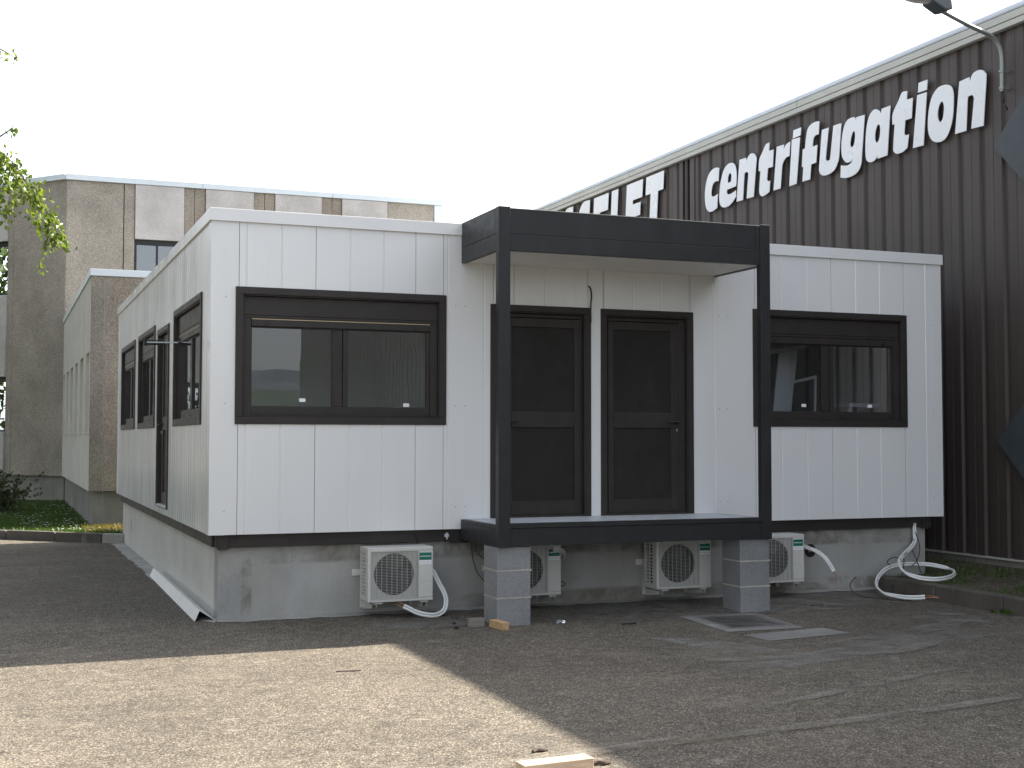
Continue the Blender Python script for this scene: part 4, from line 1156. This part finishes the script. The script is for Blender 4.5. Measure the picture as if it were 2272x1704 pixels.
scrap('short black cable offcut on the apron left of the left pier', 2.17, -.28, .10, .009, .5)
scrap('tiny black scrap on the asphalt left of the wood offcuts', 2.07, -1.02, .03, .012, .2)
scrap('tiny black scrap nearest the white drooping hose', 2.13, -.78, .025, .010, .9)
scrap('black scrap on the asphalt in front of the last air conditioner', 6.05, -.85, .18, .007, .1)
scrap('thin bent twig on the sunlit asphalt', .62, -2.75, .19, .004, -.1, 'twig', 'twig')
scrap('dark bit of bark behind the pale wood offcut', .98, -5.55, .10, .010, .2, 'bark_scrap', 'twig')
scrap('dark bit of bark at the right end of the pale wood offcut', 1.17, -5.93, .09, .011, -.3, 'bark_scrap', 'twig')
g = G(); rr = random.Random(11)
for k in range(90):
    y = rr.uniform(-8.5, 0); x = rr.uniform(-1.9, 7.2)
    if .6 < x < 1.15 and -6.1 < y < -5.85: continue
    s = rr.choice((.003, .004, .005)); z = gz(y)
    a = rr.random()*6
    g.add([(x+s*math.cos(a), y+s*math.sin(a), z), (x+s*math.cos(a+2.1), y+s*math.sin(a+2.1), z), (x+s*math.cos(a+4.2), y+s*math.sin(a+4.2), z), (x, y, z+s*1.1)], [(0, 1, 3), (1, 2, 3), (2, 0, 3)])
o = part('loose_grit', g, 'mortar', None, kind='stuff'); 

# ------------------------------------------------------------------ plants
def blades(name, n, where, mat, h, w, seed):
    rr = random.Random(seed); vs = []; fs = []
    k = 0
    while k < n:
        p = where(rr)
        if p is None: continue
        x, y, z = p; a = rr.random()*6.283; hh = h*rr.uniform(.45, 1.25); ww = w*rr.uniform(.6, 1.3)
        lx, ly = rr.gauss(0, .4)*hh, rr.gauss(0, .4)*hh; o = len(vs)
        vs += [(x-ww*math.cos(a), y-ww*math.sin(a), z), (x+ww*math.cos(a), y+ww*math.sin(a), z), (x+lx, y+ly, z+hh)]
        fs.append((o, o+1, o+2)); k += 1
    me = bpy.data.meshes.new(name); me.from_pydata(vs, [], fs); me.materials.append(M[mat])
    o = link(bpy.data.objects.new(name, me)); o['kind'] = 'stuff'
    return o
def on_lawn(rr):
    y = 9.9+rr.random()**1.6*12.5; x = rr.uniform(-5.5, .1)
    kx = -(y-9.80)*1.08-.10                      # kerb line
    if x < kx+.12: return None
    if y > 12.05 and x > -.26: return None
    if y > 22.5 and x > -.302-(y-22.5)*.84: return None
    if x > -.1 and y < 12 and x > .06: return None
    return x, y, .118
blades('lawn_grass', 30000, on_lawn, 'grass', .075, .006, 1)
def dry(rr):
    y = rr.uniform(10.1, 11.9); x = rr.uniform(-.45, 2.3)
    if x < -(y-9.80)*1.08+.1: return None
    return x, y, .118+.05*math.exp(-((x-.15)**2+(y-10.9)**2)*3)
blades('dry_grass', 3500, dry, 'grass_dry', .085, .007, 2)
def verge(rr):
    x = rr.uniform(7.6, 9.3); y = rr.uniform(-3.5, 6)
    if y > .05 and x < 8.25: return None
    if noise.noise(Vector((x*2.1, y*1.3, 4))) < -.12: return None
    return x, y, .125+.025*(x-7.6)
blades('verge_grass', 4200, verge, 'grass', .06, .006, 3)
g = G(); rr = random.Random(8)
k = 0
while k < 520:
    p = on_lawn(rr)
    if p is None or p[1] > 20 or noise.noise(Vector((p[0]*.8, p[1]*.5, 1))) < -.05: continue
    x, y, z = p; r = rr.uniform(.013, .022); z += rr.uniform(.05, .10)
    g.add([(x+r*math.cos(a), y+r*math.sin(a), z+.004*math.sin(3*a)) for a in (i*1.0472 for i in range(6))]+[(x, y, z-.006)], [(i, (i+1) % 6, 6) for i in range(6)]); k += 1
part('daisies', g, 'daisy', None, kind='stuff')

def leafquad(vs, fs, p, d, size, rr):
    n = Vector((rr.gauss(0, 1), rr.gauss(0, 1), rr.gauss(0, 1))).normalized()
    s = d.cross(n); s = s.normalized() if s.length > 1e-4 else Vector((1, 0, 0))
    n = s.cross(d); o = len(vs); l = size; w = size*.36
    vs += [tuple(p), tuple(p+d*l*.38+s*w+n*l*.05), tuple(p+d*l), tuple(p+d*l*.38-s*w+n*l*.05), tuple(p+d*l*.45-n*l*.06)]
    fs += [(o, o+1, o+4), (o+1, o+2, o+4), (o+2, o+3, o+4), (o+3, o, o+4)]
# birch whose branches reach into the picture from the left
BT = thing('birch_tree', 'birch tree at the left edge with light green leafy branches hanging into view', 'tree', (-4.6, -.6, 0))
g = G(); g.tube(crv([(-4.6, -.6, -.2), (-4.62, -.6, 1.5), (-4.5, -.65, 3.2), (-4.55, -.55, 5.0), (-4.4, -.6, 6.8), (-4.45, -.6, 8.4)], 4), .15, 10, .03); part('trunk', g, 'bark', BT, 0, True)
limbs = [[(-4.5, -.6, 3.2), (-3.7, -.6, 3.95), (-2.7, -.65, 4.25), (-2.05, -.7, 4.13), (-1.70, -.7, 3.90), (-1.47, -.7, 3.60), (-1.36, -.72, 3.34)],
         [(-2.4, -.68, 4.22), (-2.0, -.6, 4.08), (-1.80, -.6, 3.86), (-1.72, -.62, 3.64)],
         [(-2.05, -.7, 4.13), (-1.8, -.75, 4.03), (-1.62, -.78, 3.78), (-1.55, -.78, 3.50)],
         [(-2.2, -.7, 4.2), (-1.95, -.72, 3.95), (-1.86, -.74, 3.70), (-1.82, -.74, 3.50)],
         [(-1.47, -.7, 3.60), (-1.46, -.68, 3.40), (-1.50, -.66, 3.22), (-1.53, -.66, 3.10)],
         [(-4.5, -.6, 4.3), (-3.4, -.6, 4.7), (-2.4, -.65, 4.35), (-2.0, -.7, 4.15), (-1.80, -.7, 4.24), (-1.73, -.7, 4.33)],
         [(-4.45, -.6, 5.0), (-3.3, -.6, 5.35), (-2.3, -.6, 5.1), (-1.90, -.6, 4.98), (-1.74, -.6, 4.90)],
         [(-4.5, -.6, 4.6), (-4.6, -1.9, 5.2), (-4.3, -2.7, 5.0)], [(-4.5, -.6, 5.2), (-5.9, -.3, 5.9), (-6.5, 0, 5.6)],
         [(-4.5, -.6, 5.6), (-4.9, .8, 6.3), (-4.6, 1.5, 6.0)], [(-4.5, -.6, 6.2), (-3.6, -.9, 7.1), (-3.0, -1.0, 6.9)], [(-4.5, -.6, 4.0), (-5.7, -1.2, 4.6), (-6.3, -1.5, 4.3)]]
for L_pts in limbs:
    thin = L_pts[0][0] > -3
    g = G(); g.tube(crv(L_pts, 5), .006 if thin else .024, 6, .0012); part('limb', g, 'twig' if thin else 'bark', BT, 0, True)
rr = random.Random(21); vs, fs = [], []
def dress(pts, n, spread, size, start=0.):
    c = crv(pts, 6)
    for k in range(n):
        i = int((start+(1-start)*rr.random())*(len(c)-1))
        p = c[i]+Vector((rr.gauss(0, spread), rr.gauss(0, spread), rr.gauss(-spread*.6, spread*.8)))
        d = Vector((rr.gauss(0, .5), rr.gauss(0, .5), -abs(rr.gauss(.7, .5)))).normalized()
        leafquad(vs, fs, p, d, size*rr.uniform(.7, 1.25), rr)
dress(limbs[0], 330, .05, .056, .55); dress(limbs[1], 130, .05, .055, .2); dress(limbs[2], 165, .05, .055, .2); dress(limbs[3], 120, .05, .055, .2); dress(limbs[4], 26, .022, .045, .35)
dress(limbs[5], 9, .030, .050, .80); dress(limbs[6], 14, .045, .052, .80)
for L_pts in limbs[5:7]: dress(L_pts[:3], 70, .22, .055)
for L_pts in limbs[7:]: dress(L_pts, 300, .40, .06)
me = bpy.data.meshes.new('foliage'); me.from_pydata([tuple(Vector(v)-Vector((-4.6, -.6, 0))) for v in vs], [], fs); me.materials.append(M['birch'])
o = link(bpy.data.objects.new('foliage', me), BT)

SH = thing('shrub', 'dark bushy shrub on the lawn at the foot of the tall concrete building', 'shrub', (-1.85, 17.8, .12))
rr = random.Random(4)
vs, fs = [], []
g = G()
for k in range(70):
    a = rr.random()*6.283; r = abs(rr.gauss(.55, .3)); h = rr.uniform(.45, .98)*(1-.25*min(1, r/1.2))
    b = Vector((-1.85+rr.gauss(0, .25), 17.8+rr.gauss(0, .25), .1)); t = b+Vector((r*math.cos(a), r*math.sin(a)*.7, h))
    mid = b.lerp(t, .5)+Vector((0, 0, .12))
    g.tube([b, mid, t], .006, 4, .002)
    for q in range(34):
        u = rr.uniform(.15, 1.05); p = b.lerp(mid, u*2) if u < .5 else mid.lerp(t, u*2-1)
        d = ((t-b).normalized()+Vector((rr.gauss(0, .6), rr.gauss(0, .6), rr.gauss(0, .5)))).normalized()
        leafquad(vs, fs, p+Vector((rr.gauss(0, .03), rr.gauss(0, .03), 0)), d, rr.uniform(.04, .08), rr)
part('stem', g, 'twig', SH)
me = bpy.data.meshes.new('foliage'); me.from_pydata([tuple(Vector(v)-Vector((-1.85, 17.8, .12))) for v in vs], [], fs); me.materials.append(M['bush'])
link(bpy.data.objects.new('foliage', me), SH)
# weed at the right kerb
WD = thing('weed', 'small green weed growing at the foot of the right kerb', 'weed', (7.4, -2.1, -.03))
vs, fs = [], []
for q in range(22):
    d = Vector((rr.gauss(0, .6), rr.gauss(0, .6), abs(rr.gauss(.4, .4)))).normalized()
    leafquad(vs, fs, Vector((7.40+rr.gauss(0, .03), -2.02+rr.gauss(0, .07), -.03+abs(rr.gauss(0, .02)))), d, .05, rr)
me = bpy.data.meshes.new('leaves'); me.from_pydata([tuple(Vector(v)-Vector((7.4, -2.1, -.03))) for v in vs], [], fs); me.materials.append(M['grass'])
link(bpy.data.objects.new('leaves', me), WD)

# row of leafy trees along the left side of the yard (outside the picture, mirrored in the side windows)
rr = random.Random(33)
T0 = thing('broadleaf_tree', 'leafy tree in the row outside the left edge, mirrored in the side windows', 'tree', (-13, 0, 0), 'trees along the left side of the yard')
g = G(); g.tube([(0, 0, -.2), (-.05, .05, 1.6), (.05, 0, 4.2)], .2, 10, .12)
for k in range(7):
    a = k*.9; g.tube([(0, 0, 2.2+.3*k), (1.2*math.cos(a), 1.2*math.sin(a), 3.4+.4*k), (2.3*math.cos(a), 2.3*math.sin(a), 4.2+.5*k)], .07, 6, .02)
part('trunk', g, 'bark', T0, 0, True, local=True)
vs, fs = [], []
cl = [Vector((rr.gauss(0, 1.5), rr.gauss(0, 1.6), 4.9+rr.gauss(0, 1.9))) for k in range(95)]
for c in cl:
    if c.z < 1.2: c.z = 1.2+rr.random()
    for k in range(55):
        d = Vector((rr.gauss(0, 1), rr.gauss(0, 1), rr.gauss(-.2, .8))).normalized()
        leafquad(vs, fs, c+Vector((rr.gauss(0, .42), rr.gauss(0, .42), rr.gauss(0, .34))), d, rr.uniform(.16, .30), rr)
me = bpy.data.meshes.new('foliage'); me.from_pydata(vs, [], fs); me.materials.append(M['bush'])
link(bpy.data.objects.new('foliage', me), T0)
T0['label'] = 'leafy tree outside the left edge, level with the middle of the long side wall'
T0.scale = (1.15, 1.2, 1.35)
for k, (x, y, a, lab) in enumerate([(-12, -10.5, .6, 'leafy tree outside the left edge, nearest the camera in its row'),
        (-12.5, -5.5, 1.9, 'leafy tree outside the left edge, level with the sunlit asphalt'),
        (-12.8, 5.0, 3.1, 'leafy tree outside the left edge, level with the far end of the office'),
        (-12.2, 10.0, 4.4, 'leafy tree outside the left edge, level with the lawn kerb'),
        (-12.6, 15.0, 5.5, 'leafy tree outside the left edge, farthest along its row by the concrete building'),
        (-11.0, 21.5, .2, 'leafy tree outside the left edge, mirrored in the concrete building windows'),
        (-11.5, 27.0, 2.4, 'leafy tree at the back, mirrored in the windows of the angled concrete corner')]):
    t = copy_tree(T0); t.location = (x, y, 0); t.rotation_euler = (0, 0, a); t['label'] = lab
